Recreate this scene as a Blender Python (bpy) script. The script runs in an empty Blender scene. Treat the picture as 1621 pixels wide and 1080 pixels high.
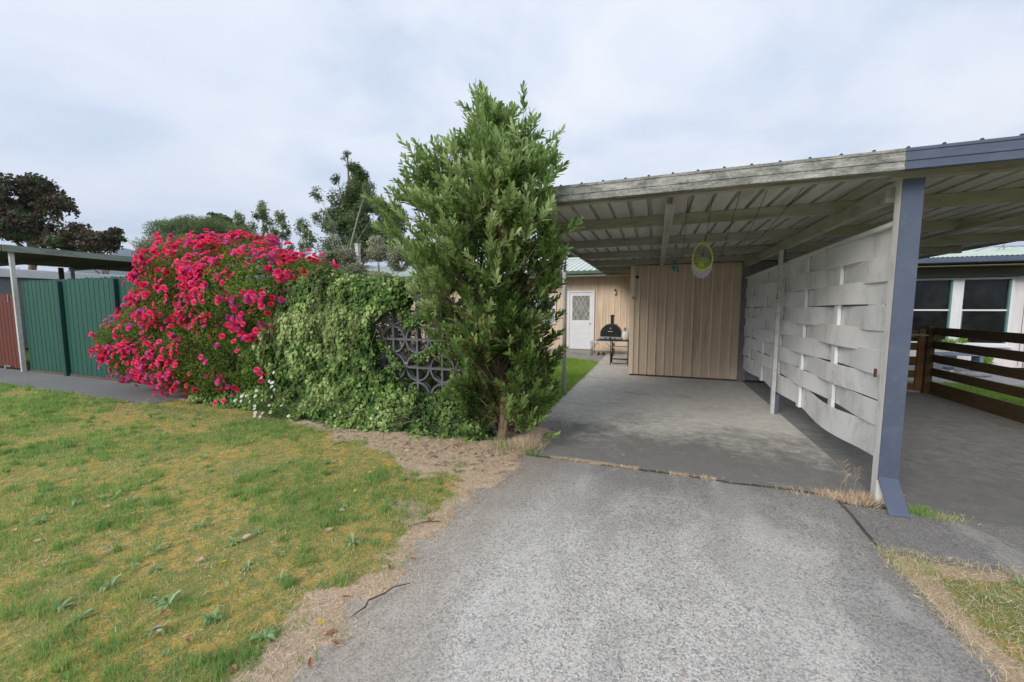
import bpy, math, random
import numpy as np
from mathutils import Vector, Matrix

random.seed(7)
RNG = np.random.default_rng(11)
scene = bpy.context.scene
COL = scene.collection
R = math.radians
PI = math.pi

# ------------------------------------------------------------------ helpers
class MB:
    """collects shapes in world coordinates; build() links them as one mesh object"""
    def __init__(s):
        s.v = []; s.f = []
    def add(s, vs, fs):
        o = len(s.v); s.v += [tuple(p) for p in vs]; s.f += [tuple(i + o for i in f) for f in fs]
    def box(s, x0, x1, y0, y1, z0, z1):
        s.add([(x0,y0,z0),(x1,y0,z0),(x1,y1,z0),(x0,y1,z0),(x0,y0,z1),(x1,y0,z1),(x1,y1,z1),(x0,y1,z1)],
              [(0,3,2,1),(4,5,6,7),(0,1,5,4),(1,2,6,5),(2,3,7,6),(3,0,4,7)])
    def obox(s, c, size, rot=(0,0,0)):
        m = Matrix.Translation(c) @ (Matrix.Rotation(rot[2],4,'Z') @ Matrix.Rotation(rot[1],4,'Y') @ Matrix.Rotation(rot[0],4,'X'))
        hx,hy,hz = size[0]/2,size[1]/2,size[2]/2
        vs=[m@Vector(p) for p in [(-hx,-hy,-hz),(hx,-hy,-hz),(hx,hy,-hz),(-hx,hy,-hz),(-hx,-hy,hz),(hx,-hy,hz),(hx,hy,hz),(-hx,hy,hz)]]
        s.add(vs,[(0,3,2,1),(4,5,6,7),(0,1,5,4),(1,2,6,5),(2,3,7,6),(3,0,4,7)])
    def tube(s, pts, r, n=8, caps=True):
        pts=[Vector(p) for p in pts]
        rs = r if isinstance(r,(list,tuple)) else [r]*len(pts)
        vs=[]; prev=None
        for i,p in enumerate(pts):
            a = pts[max(i-1,0)]; b = pts[min(i+1,len(pts)-1)]
            d=(b-a).normalized() if (b-a).length>1e-9 else Vector((0,0,1))
            if prev is None:
                u = d.orthogonal().normalized()
            else:
                u = (prev - d*prev.dot(d))
                u = u.normalized() if u.length>1e-6 else d.orthogonal().normalized()
            prev=u; w=d.cross(u)
            for k in range(n):
                t=2*PI*k/n
                vs.append(p+(u*math.cos(t)+w*math.sin(t))*rs[i])
        fs=[]
        for i in range(len(pts)-1):
            for k in range(n):
                a=i*n+k; b=i*n+(k+1)%n
                fs.append((a,b,b+n,a+n))
        if caps:
            fs.append(tuple(range(n-1,-1,-1))); fs.append(tuple(range((len(pts)-1)*n,len(pts)*n)))
        s.add(vs,fs)
    def lathe(s, prof, c, n=20, axis='Z'):
        vs=[]
        for r,z in prof:
            for k in range(n):
                t=2*PI*k/n
                if axis=='Z': vs.append((c[0]+r*math.cos(t),c[1]+r*math.sin(t),c[2]+z))
                else: vs.append((c[0]+r*math.cos(t),c[1]+z,c[2]+r*math.sin(t)))
        fs=[]
        for i in range(len(prof)-1):
            for k in range(n):
                a=i*n+k;b=i*n+(k+1)%n
                fs.append((a,b,b+n,a+n))
        fs.append(tuple(range(n-1,-1,-1))); fs.append(tuple(range((len(prof)-1)*n,len(prof)*n)))
        s.add(vs,fs)
    def prism(s, poly, axis, a, b):
        """poly: 2D outline; axis 'X' -> poly is (y,z), 'Y' -> (x,z), 'Z' -> (x,y)"""
        n=len(poly); vs=[]
        for t in (a,b):
            for p,q in poly:
                vs.append((t,p,q) if axis=='X' else (p,t,q) if axis=='Y' else (p,q,t))
        fs=[(i,(i+1)%n,(i+1)%n+n,i+n) for i in range(n)]
        fs.append(tuple(range(n-1,-1,-1))); fs.append(tuple(range(n,2*n)))
        s.add(vs,fs)
    def sheet(s, prof, a, b, axis='X'):
        """open profile strip extruded; prof (x,z) along Y when axis 'Y'; (y,z) along X when 'X'"""
        n=len(prof); vs=[]
        for t in (a,b):
            for p,q in prof:
                vs.append((t,p,q) if axis=='X' else (p,t,q))
        s.add(vs,[(i,i+1,i+1+n,i+n) for i in range(n-1)])
    def build(s, name, m, parent=None, bevel=0, smooth=False, fix=True):
        off = OFF.get(parent.name, Vector((0,0,0))) if parent else Vector((0,0,0))
        me = bpy.data.meshes.new(name)
        me.from_pydata([tuple(Vector(p)-off) for p in s.v],[],s.f)
        if fix:
            import bmesh
            bm=bmesh.new(); bm.from_mesh(me); bmesh.ops.recalc_face_normals(bm,faces=bm.faces); bm.to_mesh(me); bm.free()
        me.update()
        o = bpy.data.objects.new(name, me)
        return finish(o, m, parent, bevel, smooth)

OFF = {}
def finish(o, m, parent=None, bevel=0, smooth=False):
    COL.objects.link(o)
    if m: o.data.materials.append(m)
    if parent:
        o.parent = parent; OFF[o.name]=OFF.get(parent.name,Vector((0,0,0)))
    if smooth:
        o.data.polygons.foreach_set('use_smooth',[True]*len(o.data.polygons))
    if bevel:
        b=o.modifiers.new('bevel','BEVEL'); b.width=bevel; b.segments=2; b.limit_method='ANGLE'; b.angle_limit=R(40)
    return o
def thing(name, label, cat, loc=(0,0,0), group=None):
    o=bpy.data.objects.new(name,None); COL.objects.link(o); o.location=loc; o.empty_display_size=.1
    OFF[o.name]=Vector(loc); o['label']=label; o['category']=cat
    if group: o['group']=group
    return o
def tag(o,label,cat,group=None,kind=None):
    o['label']=label; o['category']=cat
    if group: o['group']=group
    if kind: o['kind']=kind
    return o
def struct(o): o['kind']='structure'; return o
def copy_tree(o,parent=None):
    c=o.copy(); COL.objects.link(c)
    if parent: c.parent=parent
    for ch in list(o.children): copy_tree(ch,c)
    return c

# ---- numpy noise
def _hash(ix,iy,iz,seed):
    h=(ix.astype(np.int64)*374761393+iy.astype(np.int64)*668265263+iz.astype(np.int64)*1274126177+seed*982451653)&0xffffffff
    h=((h^(h>>13))*1274126177)&0xffffffff
    h=(h^(h>>16))&0xffffffff
    return h/4294967295.0
def vnoise(x,y,z=None,scale=1.,seed=0):
    x=np.asarray(x,float)*scale; y=np.asarray(y,float)*scale
    z=np.zeros_like(x) if z is None else np.asarray(z,float)*scale
    ix,iy,iz=np.floor(x),np.floor(y),np.floor(z)
    fx,fy,fz=x-ix,y-iy,z-iz
    fx=fx*fx*(3-2*fx);fy=fy*fy*(3-2*fy);fz=fz*fz*(3-2*fz)
    r=0
    for dx in (0,1):
        for dy in (0,1):
            for dz in (0,1):
                w=(fx if dx else 1-fx)*(fy if dy else 1-fy)*(fz if dz else 1-fz)
                r=r+w*_hash(ix+dx,iy+dy,iz+dz,seed)
    return r
def fbm(x,y,z=None,scale=1.,seed=0,o=3):
    r=0;a=1;t=0
    for k in range(o):
        r=r+a*vnoise(x,y,z,scale*2**k,seed+k*17);t+=a;a*=.5
    return r/t
def sstep(a,b,x):
    t=np.clip((x-a)/(b-a),0,1); return t*t*(3-2*t)

# ---- fast mass-leaf meshes
def mass(name,tv,tf,P,D,N,S,m,parent=None,rnd=None,smooth=False,rnd2=None):
    """copies template (tv verts, tf faces; +Y = length, +Z = face normal) to points P with direction D, normal N, size S"""
    P=np.asarray(P,float);D=np.asarray(D,float);N=np.asarray(N,float)
    off=OFF.get(parent.name,Vector((0,0,0))) if parent else Vector((0,0,0))
    P=P-np.array(off)
    D=D/np.maximum(np.linalg.norm(D,axis=1,keepdims=True),1e-9)
    X=np.cross(D,N); X/=np.maximum(np.linalg.norm(X,axis=1,keepdims=True),1e-9)
    Z=np.cross(X,D)
    tv=np.asarray(tv,float); n=len(P); k=len(tv)
    S=np.asarray(S,float)
    if S.ndim==1: S=np.repeat(S[:,None],3,1)
    L=tv[None]*S[:,None,:]
    V=P[:,None]+L[...,0:1]*X[:,None]+L[...,1:2]*D[:,None]+L[...,2:3]*Z[:,None]
    V=V.reshape(-1,3)
    me=bpy.data.meshes.new(name)
    lens=np.array([len(f) for f in tf]); flat=np.concatenate([np.array(f) for f in tf])
    loops=(flat[None]+np.arange(n)[:,None]*k).reshape(-1)
    totals=np.tile(lens,n); starts=np.concatenate([[0],np.cumsum(totals)[:-1]])
    me.vertices.add(n*k); me.vertices.foreach_set('co',V.astype(np.float32).ravel())
    me.loops.add(len(loops)); me.loops.foreach_set('vertex_index',loops.astype(np.int32))
    me.polygons.add(len(totals)); me.polygons.foreach_set('loop_start',starts.astype(np.int32))
    if smooth: me.polygons.foreach_set('use_smooth',np.ones(len(totals),bool))
    if rnd is None: rnd=RNG.random(n)
    a=me.attributes.new('rnd','FLOAT','POINT'); a.data.foreach_set('value',np.repeat(rnd,k).astype(np.float32))
    if rnd2 is not None:
        a=me.attributes.new('rnd2','FLOAT','POINT'); a.data.foreach_set('value',np.repeat(rnd2,k).astype(np.float32))
    me.update(calc_edges=True); me.validate()
    o=bpy.data.objects.new(name,me)
    return finish(o,m,parent)
def rdir(n):
    v=RNG.normal(size=(n,3)); return v/np.linalg.norm(v,axis=1,keepdims=True)

# ------------------------------------------------------------------ materials
def _nt(name):
    m=bpy.data.materials.new(name); m.use_nodes=True; nt=m.node_tree; nt.nodes.clear()
    out=nt.nodes.new('ShaderNodeOutputMaterial'); return m,nt,out
def ramp(nt,fac,stops,interp='LINEAR'):
    r=nt.nodes.new('ShaderNodeValToRGB'); r.color_ramp.interpolation=interp
    e=r.color_ramp.elements
    while len(e)>1: e.remove(e[-1])
    e[0].position=stops[0][0]; e[0].color=(*stops[0][1],1)
    for p,c in stops[1:]:
        x=e.new(p); x.color=(*c,1)
    nt.links.new(fac,r.inputs[0]); return r.outputs[0]
def mixc(nt,fac,a,b,mode='MIX'):
    n=nt.nodes.new('ShaderNodeMix'); n.data_type='RGBA'; n.blend_type=mode
    for s,v in ((n.inputs[0],fac),(n.inputs[6],a),(n.inputs[7],b)):
        if isinstance(v,(int,float)): s.default_value=v
        elif isinstance(v,tuple): s.default_value=(*v,1)
        else: nt.links.new(v,s)
    return n.outputs[2]
def coord(nt,scale=(1,1,1),kind='Object'):
    t=nt.nodes.new('ShaderNodeTexCoord'); mp=nt.nodes.new('ShaderNodeMapping'); mp.inputs['Scale'].default_value=scale
    nt.links.new(t.outputs[kind],mp.inputs[0]); return mp.outputs[0]
def noise(nt,vec,scale,detail=5,rough=.55,dist=0):
    n=nt.nodes.new('ShaderNodeTexNoise'); n.inputs['Scale'].default_value=scale; n.inputs['Detail'].default_value=detail
    n.inputs['Roughness'].default_value=rough; n.inputs['Distortion'].default_value=dist; nt.links.new(vec,n.inputs['Vector']); return n.outputs[0]
def bsdf(nt,out,col,rough=.6,metal=0,bump=None,bstr=.3,bdist=.01,spec=.5,alpha=None):
    b=nt.nodes.new('ShaderNodeBsdfPrincipled')
    if isinstance(col,tuple): b.inputs['Base Color'].default_value=(*col,1)
    else: nt.links.new(col,b.inputs['Base Color'])
    if isinstance(rough,(int,float)): b.inputs['Roughness'].default_value=rough
    else: nt.links.new(rough,b.inputs['Roughness'])
    b.inputs['Metallic'].default_value=metal; b.inputs['Specular IOR Level'].default_value=spec
    if bump is not None:
        bn=nt.nodes.new('ShaderNodeBump'); bn.inputs['Strength'].default_value=bstr; bn.inputs['Distance'].default_value=bdist
        nt.links.new(bump,bn.inputs['Height']); nt.links.new(bn.outputs[0],b.inputs['Normal'])
    nt.links.new(b.outputs[0],out.inputs[0]); return b
def math_(nt,op,a,b=None,clamp=False):
    n=nt.nodes.new('ShaderNodeMath'); n.operation=op; n.use_clamp=clamp
    for s,v in ((n.inputs[0],a),(n.inputs[1],b)):
        if v is None: continue
        if isinstance(v,(int,float)): s.default_value=v
        else: nt.links.new(v,s)
    return n.outputs[0]
def maprange(nt,v,a,b,c=0,d=1):
    n=nt.nodes.new('ShaderNodeMapRange'); n.interpolation_type='SMOOTHSTEP'
    nt.links.new(v,n.inputs[0])
    for i,x in enumerate((a,b,c,d)): n.inputs[i+1].default_value=x
    return n.outputs[0]
def sepxyz(nt,vec):
    n=nt.nodes.new('ShaderNodeSeparateXYZ'); nt.links.new(vec,n.inputs[0]); return n.outputs

def Mplain(name,c,c2=None,scale=6,rough=.6,metal=0,stretch=(1,1,1),lo=.35,hi=.65,bstr=.15,spec=.4,detail=6,dirt=None,dscale=1.2,damt=.5,bdist=.004):
    m,nt,out=_nt(name); v=coord(nt,stretch)
    n=noise(nt,v,scale,detail,.6)
    col=ramp(nt,n,[(lo,c),(hi,c2 or tuple(x*.85 for x in c))])
    if dirt:
        v2=coord(nt,stretch); n2=noise(nt,v2,dscale,8,.7,.4); f=maprange(nt,n2,.5,.68,0,damt)
        col=mixc(nt,f,col,dirt)
    bsdf(nt,out,col,rough,metal,n,bstr,bdist,spec); return m
def Mleaf(name,stops,rough=.45,trans=.35,spec=.4,stops2=None,hue=None):
    m,nt,out=_nt(name)
    a=nt.nodes.new('ShaderNodeAttribute'); a.attribute_name='rnd'
    col=ramp(nt,a.outputs['Fac'],stops)
    if stops2:
        a2=nt.nodes.new('ShaderNodeAttribute'); a2.attribute_name='rnd2'
        col=mixc(nt,a2.outputs['Fac'],col,ramp(nt,a.outputs['Fac'],stops2))
    b=bsdf(nt,out,col,rough,spec=spec)
    t=nt.nodes.new('ShaderNodeBsdfTranslucent'); nt.links.new(col,t.inputs[0])
    mx=nt.nodes.new('ShaderNodeMixShader'); mx.inputs[0].default_value=trans
    nt.links.new(b.outputs[0],mx.inputs[1]); nt.links.new(t.outputs[0],mx.inputs[2]); nt.links.new(mx.outputs[0],out.inputs[0])
    return m

# ground materials
def M_lawn():
    m,nt,out=_nt('lawn_soil')
    a=nt.nodes.new('ShaderNodeAttribute'); a.attribute_name='soil'
    vc=coord(nt)
    fine=noise(nt,vc,90,6,.75); mid=noise(nt,vc,14,6,.7); big=noise(nt,vc,1.7,5,.6)
    moss=ramp(nt,fine,[(.3,(.20,.15,.045)),(.5,(.50,.35,.10)),(.7,(.82,.58,.21))])
    green=ramp(nt,fine,[(.3,(.13,.155,.05)),(.7,(.31,.34,.12))])
    g=mixc(nt,maprange(nt,mid,.42,.6),moss,green)
    g=mixc(nt,maprange(nt,big,.45,.62,0,.7),g,green)
    dry=ramp(nt,fine,[(.28,(.26,.19,.13)),(.5,(.58,.445,.32)),(.68,(.80,.65,.48))])
    n2=noise(nt,vc,26,4,.7)
    f=math_(nt,'ADD',a.outputs['Fac'],math_(nt,'MULTIPLY',math_(nt,'SUBTRACT',n2,.5),.9))
    col=mixc(nt,maprange(nt,f,.35,.65),g,dry)
    bsdf(nt,out,col,.95,bump=fine,bstr=.7,bdist=.02,spec=.1); return m
def M_grassland():
    m,nt,out=_nt('grassland'); vc=coord(nt)
    n=noise(nt,vc,3,8,.7); n2=noise(nt,vc,40,4,.7)
    col=ramp(nt,n,[(.35,(.06,.09,.025)),(.65,(.13,.16,.05))])
    col=mixc(nt,.35,col,ramp(nt,n2,[(.3,(.04,.06,.02)),(.7,(.2,.22,.08))]))
    bsdf(nt,out,col,.95,bump=n2,bstr=.5,bdist=.02,spec=.1); return m
def M_aggregate(name='exposed_aggregate',y0=2.3,amt=.68):
    m,nt,out=_nt(name); vc=coord(nt)
    vo=nt.nodes.new('ShaderNodeTexVoronoi'); vo.inputs['Scale'].default_value=118; nt.links.new(vc,vo.inputs['Vector'])
    vo.inputs['Randomness'].default_value=1
    s=nt.nodes.new('ShaderNodeSeparateColor'); nt.links.new(vo.outputs['Color'],s.inputs[0])
    stone=ramp(nt,s.outputs[0],[(0,(.16,.158,.155)),(.10,(.28,.27,.26)),(.30,(.44,.42,.385)),(.5,(.60,.57,.52)),(.8,(.68,.65,.60)),(.975,(.60,.42,.32)),(1,(.68,.66,.63))],'CONSTANT')
    gap=maprange(nt,vo.outputs['Distance'],.38,.62)
    stone=mixc(nt,math_(nt,'MULTIPLY',gap,.45),stone,(.30,.29,.275))
    n3=noise(nt,vc,35,5,.7)
    stone=mixc(nt,maprange(nt,n3,.42,.62,0,.45),stone,(.54,.525,.50))
    o=sepxyz(nt,vc)
    big=noise(nt,vc,1.3,6,.62); bn=math_(nt,'MULTIPLY',math_(nt,'SUBTRACT',big,.5),2.4)
    # lichen and grime: old dark band next to the joint, and along the right-hand edge
    fy=math_(nt,'ADD',o[1],bn); f=maprange(nt,fy,y0,y0+1.7,0,amt)
    fx=math_(nt,'ADD',o[0],math_(nt,'MULTIPLY',bn,.5)); f2=maprange(nt,fx,.7,1.5,0,.62)
    f=math_(nt,'MAXIMUM',f,f2)
    n4=noise(nt,vc,220,2,.6)
    f=math_(nt,'MULTIPLY',f,maprange(nt,n4,.3,.62,.55,1.1))
    col=mixc(nt,f,stone,(.085,.083,.082))
    l2=noise(nt,coord(nt,(1,.45,1)),2.6,8,.7,.8)
    col=mixc(nt,maprange(nt,l2,.46,.62,0,.34),col,(.27,.26,.245)); col=mixc(nt,maprange(nt,l2,.50,.36,0,.22),col,(.66,.64,.60))
    tr=math_(nt,'ABSOLUTE',math_(nt,'SUBTRACT',math_(nt,'ABSOLUTE',o[0]),.68)); col=mixc(nt,math_(nt,'MULTIPLY',maprange(nt,tr,.26,.05,0,.16),maprange(nt,big,.3,.6,.3,1)),col,(.62,.61,.58))
    sp=noise(nt,vc,5.5,3,.5); col=mixc(nt,maprange(nt,sp,.70,.76,0,.5),col,(.16,.14,.12))
    # tan dirt washed in from the lawn
    d=math_(nt,'MULTIPLY',maprange(nt,math_(nt,'ADD',o[0],math_(nt,'MULTIPLY',bn,.35)),-1.15,-.75,.5,0),1)
    col=mixc(nt,d,col,(.30,.25,.20))
    bsdf(nt,out,col,.88,bump=vo.outputs['Distance'],bstr=.22,bdist=.003,spec=.2); return m
def M_slab(name,base,light,dark,y0,y1,amt):
    m,nt,out=_nt(name); vc=coord(nt); o=sepxyz(nt,vc)
    fine=noise(nt,vc,60,6,.7); mid=noise(nt,vc,7,8,.68,.5); big=noise(nt,vc,.9,6,.6,.3)
    col=ramp(nt,mid,[(.36,base),(.55,tuple((a+b)/2 for a,b in zip(base,light))),(.7,light)])
    col=mixc(nt,maprange(nt,fine,.35,.65,0,.35),col,tuple(x*.6 for x in base))
    bn=math_(nt,'ADD',math_(nt,'MULTIPLY',math_(nt,'SUBTRACT',big,.5),2.6),math_(nt,'MULTIPLY',math_(nt,'SUBTRACT',mid,.5),1.6))
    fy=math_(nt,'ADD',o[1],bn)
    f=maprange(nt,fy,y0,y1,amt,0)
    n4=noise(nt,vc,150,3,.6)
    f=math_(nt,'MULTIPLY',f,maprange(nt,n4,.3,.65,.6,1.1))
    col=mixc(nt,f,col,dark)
    sv=coord(nt,(.45,1.3,1)); st=noise(nt,sv,1.6,7,.62,.6)
    col=mixc(nt,maprange(nt,st,.54,.70,0,.36),col,tuple(x*1.9 for x in dark))
    pv=noise(nt,vc,3.1,8,.75,1.0); col=mixc(nt,maprange(nt,pv,.60,.74,0,.42),col,tuple(min(1,x*1.35) for x in light))
    bsdf(nt,out,col,.8,bump=fine,bstr=.2,bdist=.004,spec=.25); return m
def M_asphalt(): return Mplain('grey_asphalt',(.13,.13,.14),(.22,.22,.22),scale=60,rough=.9,bstr=.5,lo=.3,hi=.7,dirt=(.25,.24,.22),dscale=.8,damt=.4)

def M_paintwood(name,c,dirt,damt=.8,dscale=2.0,stretch=(1,1,1),grain=(2,.25,10)):
    m,nt,out=_nt(name); v=coord(nt,stretch); g=coord(nt,grain)
    n=noise(nt,g,12,6,.7); col=ramp(nt,n,[(.3,tuple(x*.9 for x in c)),(.7,c)])
    d=noise(nt,v,dscale,9,.72,.6); d2=noise(nt,v,dscale*7,6,.7)
    f=math_(nt,'MULTIPLY',maprange(nt,d,.46,.66,0,damt),maprange(nt,d2,.3,.62,.35,1))
    col=mixc(nt,f,col,dirt)
    bsdf(nt,out,col,.62,bump=n,bstr=.15,bdist=.003,spec=.3); return m
def M_timber(name,c1,c2,axis='Y'):
    st={'X':(.6,8,8),'Y':(8,.6,8),'Z':(8,8,.6)}[axis]
    m,nt,out=_nt(name); v=coord(nt,st); n=noise(nt,v,5,8,.7,.8); v2=coord(nt); n2=noise(nt,v2,1.6,5,.6)
    col=ramp(nt,n,[(.3,c1),(.7,c2)]); col=mixc(nt,maprange(nt,n2,.45,.7,0,.5),col,tuple(x*.6 for x in c1))
    bsdf(nt,out,col,.75,bump=n,bstr=.25,bdist=.004,spec=.25); return m

def M_lichen(name):
    m,nt,out=_nt(name); v=coord(nt,(1,3,3)); a=noise(nt,v,5,9,.75,.5); b_=noise(nt,coord(nt,(1.5,5,5)),26,7,.8)
    col=ramp(nt,a,[(.36,(.10,.105,.09)),(.47,(.20,.205,.185)),(.56,(.31,.31,.29)),(.68,(.52,.52,.50))])
    col=mixc(nt,maprange(nt,b_,.50,.62,0,.5),col,(.50,.50,.48)); col=mixc(nt,maprange(nt,b_,.50,.38,0,.5),col,(.085,.09,.075))
    bsdf(nt,out,col,.85,bump=b_,bstr=.4,bdist=.004,spec=.2); return m
MT={}
MT['purple']=Mplain('blue_grey_steel',(.078,.098,.150),(.090,.110,.165),scale=3,rough=.42,bstr=.04,spec=.4,dirt=(.20,.20,.21),dscale=9,damt=.2)
MT['fascia']=M_lichen('lichened_white_metal')
MT['cream']=Mplain('old_cream_paint',(.43,.415,.36),(.34,.325,.275),scale=5,rough=.55,dirt=(.22,.20,.14),dscale=2,damt=.75,stretch=(.6,1,3))
MT['zinc']=Mplain('roof_underside',(.56,.56,.53),(.47,.47,.44),scale=2.5,rough=.45,dirt=(.26,.25,.20),dscale=1.1,damt=.7,stretch=(2.5,.5,1),bstr=.05)
MT['white_post']=Mplain('white_post_paint',(.58,.58,.57),(.48,.48,.47),scale=7,rough=.45,dirt=(.25,.20,.15),dscale=9,damt=.5)
MT['screenw']=M_paintwood('weathered_white_board',(.77,.775,.78),(.27,.265,.25),damt=.4,dscale=2.3,stretch=(1,1.6,.9),grain=(3,.3,12))
MT['postwhite']=Mplain('post_white_paint',(.70,.70,.68),(.62,.62,.60),scale=5,rough=.5,dirt=(.36,.34,.30),dscale=6,damt=.5,stretch=(2,2,.5))
MT['beige']=Mplain('beige_cladding',(.66,.515,.385),(.58,.455,.335),scale=4,rough=.6,stretch=(5,5,.35),bstr=.1,dirt=(.24,.17,.12),dscale=1.1,damt=.45)
MT['beigetrim']=Mplain('beige_batten',(.80,.65,.50),(.72,.58,.44),scale=5,rough=.6)
MT['shedtop']=Mplain('grey_mauve_cladding',(.23,.21,.22),(.19,.17,.18),scale=4,rough=.6)
MT['green_roof']=Mplain('pale_green_roof',(.58,.63,.57),(.50,.56,.50),scale=1.3,rough=.5,dirt=(.45,.5,.46),dscale=.7,damt=.5)
MT['green_gutter']=Mplain('dark_green_gutter',(.055,.115,.075),rough=.4)
MT['white']=Mplain('white_joinery',(.72,.73,.76),(.66,.67,.70),scale=3,rough=.4,bstr=.03)
MT['offwhite']=Mplain('pale_cladding',(.68,.64,.65),(.60,.57,.58),scale=3,rough=.6,stretch=(4,4,.4))
MT['soffit']=Mplain('olive_soffit',(.20,.175,.11),rough=.7)
def M_glass(name,c,rough=.06,spec=.8,c2=None):
    m,nt,out=_nt(name); v=coord(nt); n=noise(nt,v,1.7,4,.6,.4)
    col=ramp(nt,n,[(.4,c),(.65,c2 or tuple(x*1.5 for x in c))]); bsdf(nt,out,col,rough,spec=spec); return m
MT['darkglass']=M_glass('dark_window_glass',(.006,.007,.008),.05,.25,(.018,.021,.022))
MT['paleglass']=M_glass('curtained_window_glass',(.42,.46,.55),.15,.6,(.6,.65,.75))
MT['doorglass']=M_glass('grey_door_glass',(.20,.19,.165),.25,.5,(.25,.24,.21))
MT['tealframe']=Mplain('teal_window_frame',(.13,.24,.24),rough=.5)
MT['black']=Mplain('black_enamel',(.012,.013,.016),(.02,.02,.023),rough=.3,spec=.5)
MT['blackmetal']=Mplain('black_steel_tube',(.015,.015,.016),rough=.4)
MT['steel']=Mplain('brushed_steel',(.42,.42,.42),(.30,.30,.31),rough=.35,metal=.6,scale=20,stretch=(.3,5,5))
MT['bottle']=Mplain('white_gas_bottle',(.70,.70,.66),(.6,.6,.56),rough=.35)
MT['shoe']=Mplain('dark_red_shoe',(.07,.035,.03),(.03,.025,.025),scale=20,rough=.7)
MT['lime']=Mplain('lime_plastic',(.52,.62,.12),(.46,.56,.10),rough=.4)
MT['lilac']=Mplain('pale_lilac_plastic',(.52,.50,.55),(.46,.44,.50),rough=.45)
MT['cord']=Mplain('dark_cord',(.03,.025,.02),rough=.9)
MT['teal']=Mplain('teal_plastic',(.03,.28,.28),rough=.4)
MT['paleorn']=Mplain('pale_timber_blade',(.42,.38,.30),rough=.6)
MT['timber']=M_timber('dark_stained_timber',(.055,.036,.018),(.12,.08,.038),'Y')
MT['timberZ']=M_timber('dark_stained_post',(.06,.035,.014),(.12,.07,.03),'Z')
MT['gatewood']=M_timber('orange_brown_timber',(.13,.06,.022),(.24,.12,.045),'X')
MT['greenpaint']=Mplain('dark_green_paint',(.012,.088,.064),(.010,.072,.053),scale=3,rough=.5,stretch=(5,5,.4),dirt=(.03,.10,.08),dscale=4,damt=.5)
MT['greendark']=Mplain('darker_green_paint',(.008,.055,.05),rough=.5)
MT['redpaint']=Mplain('red_brown_paint',(.13,.028,.018),(.10,.022,.015),scale=4,rough=.6,stretch=(6,6,.4))
MT['lichen']=M_paintwood('green_grey_fascia',(.27,.31,.28),(.10,.125,.10),damt=.9,dscale=2.5,stretch=(1,1,3),grain=(5,5,5))
MT['brownf']=Mplain('brown_fascia',(.12,.09,.07),(.07,.055,.045),scale=8,rough=.8)
MT['olive_under']=Mplain('dark_olive_roof_underside',(.11,.11,.085),(.08,.08,.06),scale=2,rough=.7,stretch=(1,4,1))
MT['greywall']=Mplain('grey_garage_wall',(.20,.21,.23),rough=.7)
MT['breeze']=Mplain('dark_grey_concrete_block',(.085,.083,.095),(.14,.137,.15),scale=14,rough=.9,bstr=.5,dirt=(.26,.25,.29),dscale=5,damt=.45)
MT['bark']=Mplain('brown_bark',(.15,.10,.065),(.26,.19,.13),scale=12,rough=.95,bstr=.8,stretch=(2,2,.4),bdist=.02)
MT['twig']=Mplain('brown_twig',(.16,.10,.06),(.10,.065,.04),scale=12,rough=.9)
MT['palebark']=Mplain('pale_bark',(.36,.33,.28),(.22,.20,.17),scale=9,rough=.9)
MT['rock']=Mplain('grey_garden_rock',(.30,.30,.31),(.14,.14,.15),scale=6,rough=.9,bstr=.6)
MT['planter']=Mplain('blue_grey_planter_paint',(.17,.21,.28),rough=.6)
MT['pink']=None
GRN=lambda a:[(p,c) for p,c in a]
MT['treeleaf']=Mleaf('tree_leaf',[(0,(.045,.095,.022)),(.35,(.115,.21,.042)),(.7,(.24,.36,.11)),(1,(.46,.56,.25))],.42,.42,.3,
      stops2=[(0,(.11,.075,.02)),(.5,(.20,.13,.035)),(1,(.30,.22,.06))])
MT['ivy']=Mleaf('ivy_leaf',[(0,(.016,.045,.010)),(.3,(.055,.125,.022)),(.62,(.16,.28,.055)),(1,(.50,.60,.26))],.5,.35,.22)
MT['roseleaf']=Mleaf('rose_leaf',[(0,(.045,.095,.015)),(.4,(.12,.21,.025)),(.75,(.24,.34,.05)),(1,(.46,.48,.10))],.55,.4,.2)
MT['petal']=Mleaf('crimson_pink_petal',[(0,(.58,.010,.065)),(.3,(.82,.022,.13)),(.7,(.92,.07,.22)),(.95,(.93,.22,.38)),(1,(.66,.10,.42))],.6,.4,.15)
MT['darkleaf']=Mleaf('dark_green_leaf',[(0,(.04,.075,.022)),(.6,(.11,.17,.055)),(1,(.24,.31,.12))],.6,.25)
MT['copperleaf']=Mleaf('copper_leaf',[(0,(.035,.018,.016)),(.42,(.10,.045,.033)),(.55,(.045,.075,.03)),(1,(.11,.15,.06))],.6,.25)
MT['willowleaf']=Mleaf('pale_willow_leaf',[(0,(.09,.14,.05)),(.6,(.18,.25,.10)),(1,(.30,.36,.17))],.5,.4)
MT['birchleaf']=Mleaf('small_pale_leaf',[(0,(.10,.14,.06)),(.6,(.20,.25,.12)),(1,(.38,.42,.25))],.5,.35)
MT['greyleaf']=Mleaf('grey_green_leaf',[(0,(.16,.18,.11)),(.5,(.32,.34,.22)),(1,(.55,.56,.43))],.6,.3)
MT['grass']=Mleaf('grass_blade',[(0,(.20,.37,.11)),(.35,(.32,.49,.15)),(.6,(.48,.57,.20)),(.8,(.62,.58,.25)),(1,(.76,.68,.42))],.6,.45,.15)
MT['brightgrass']=Mleaf('bright_grass_blade',[(0,(.17,.33,.05)),(.6,(.32,.50,.09)),(1,(.46,.60,.17))],.6,.4,.2)
MT['straw']=Mleaf('dry_straw',[(0,(.36,.25,.17)),(.5,(.68,.52,.37)),(1,(.86,.73,.55))],.7,.2,.2)
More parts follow.
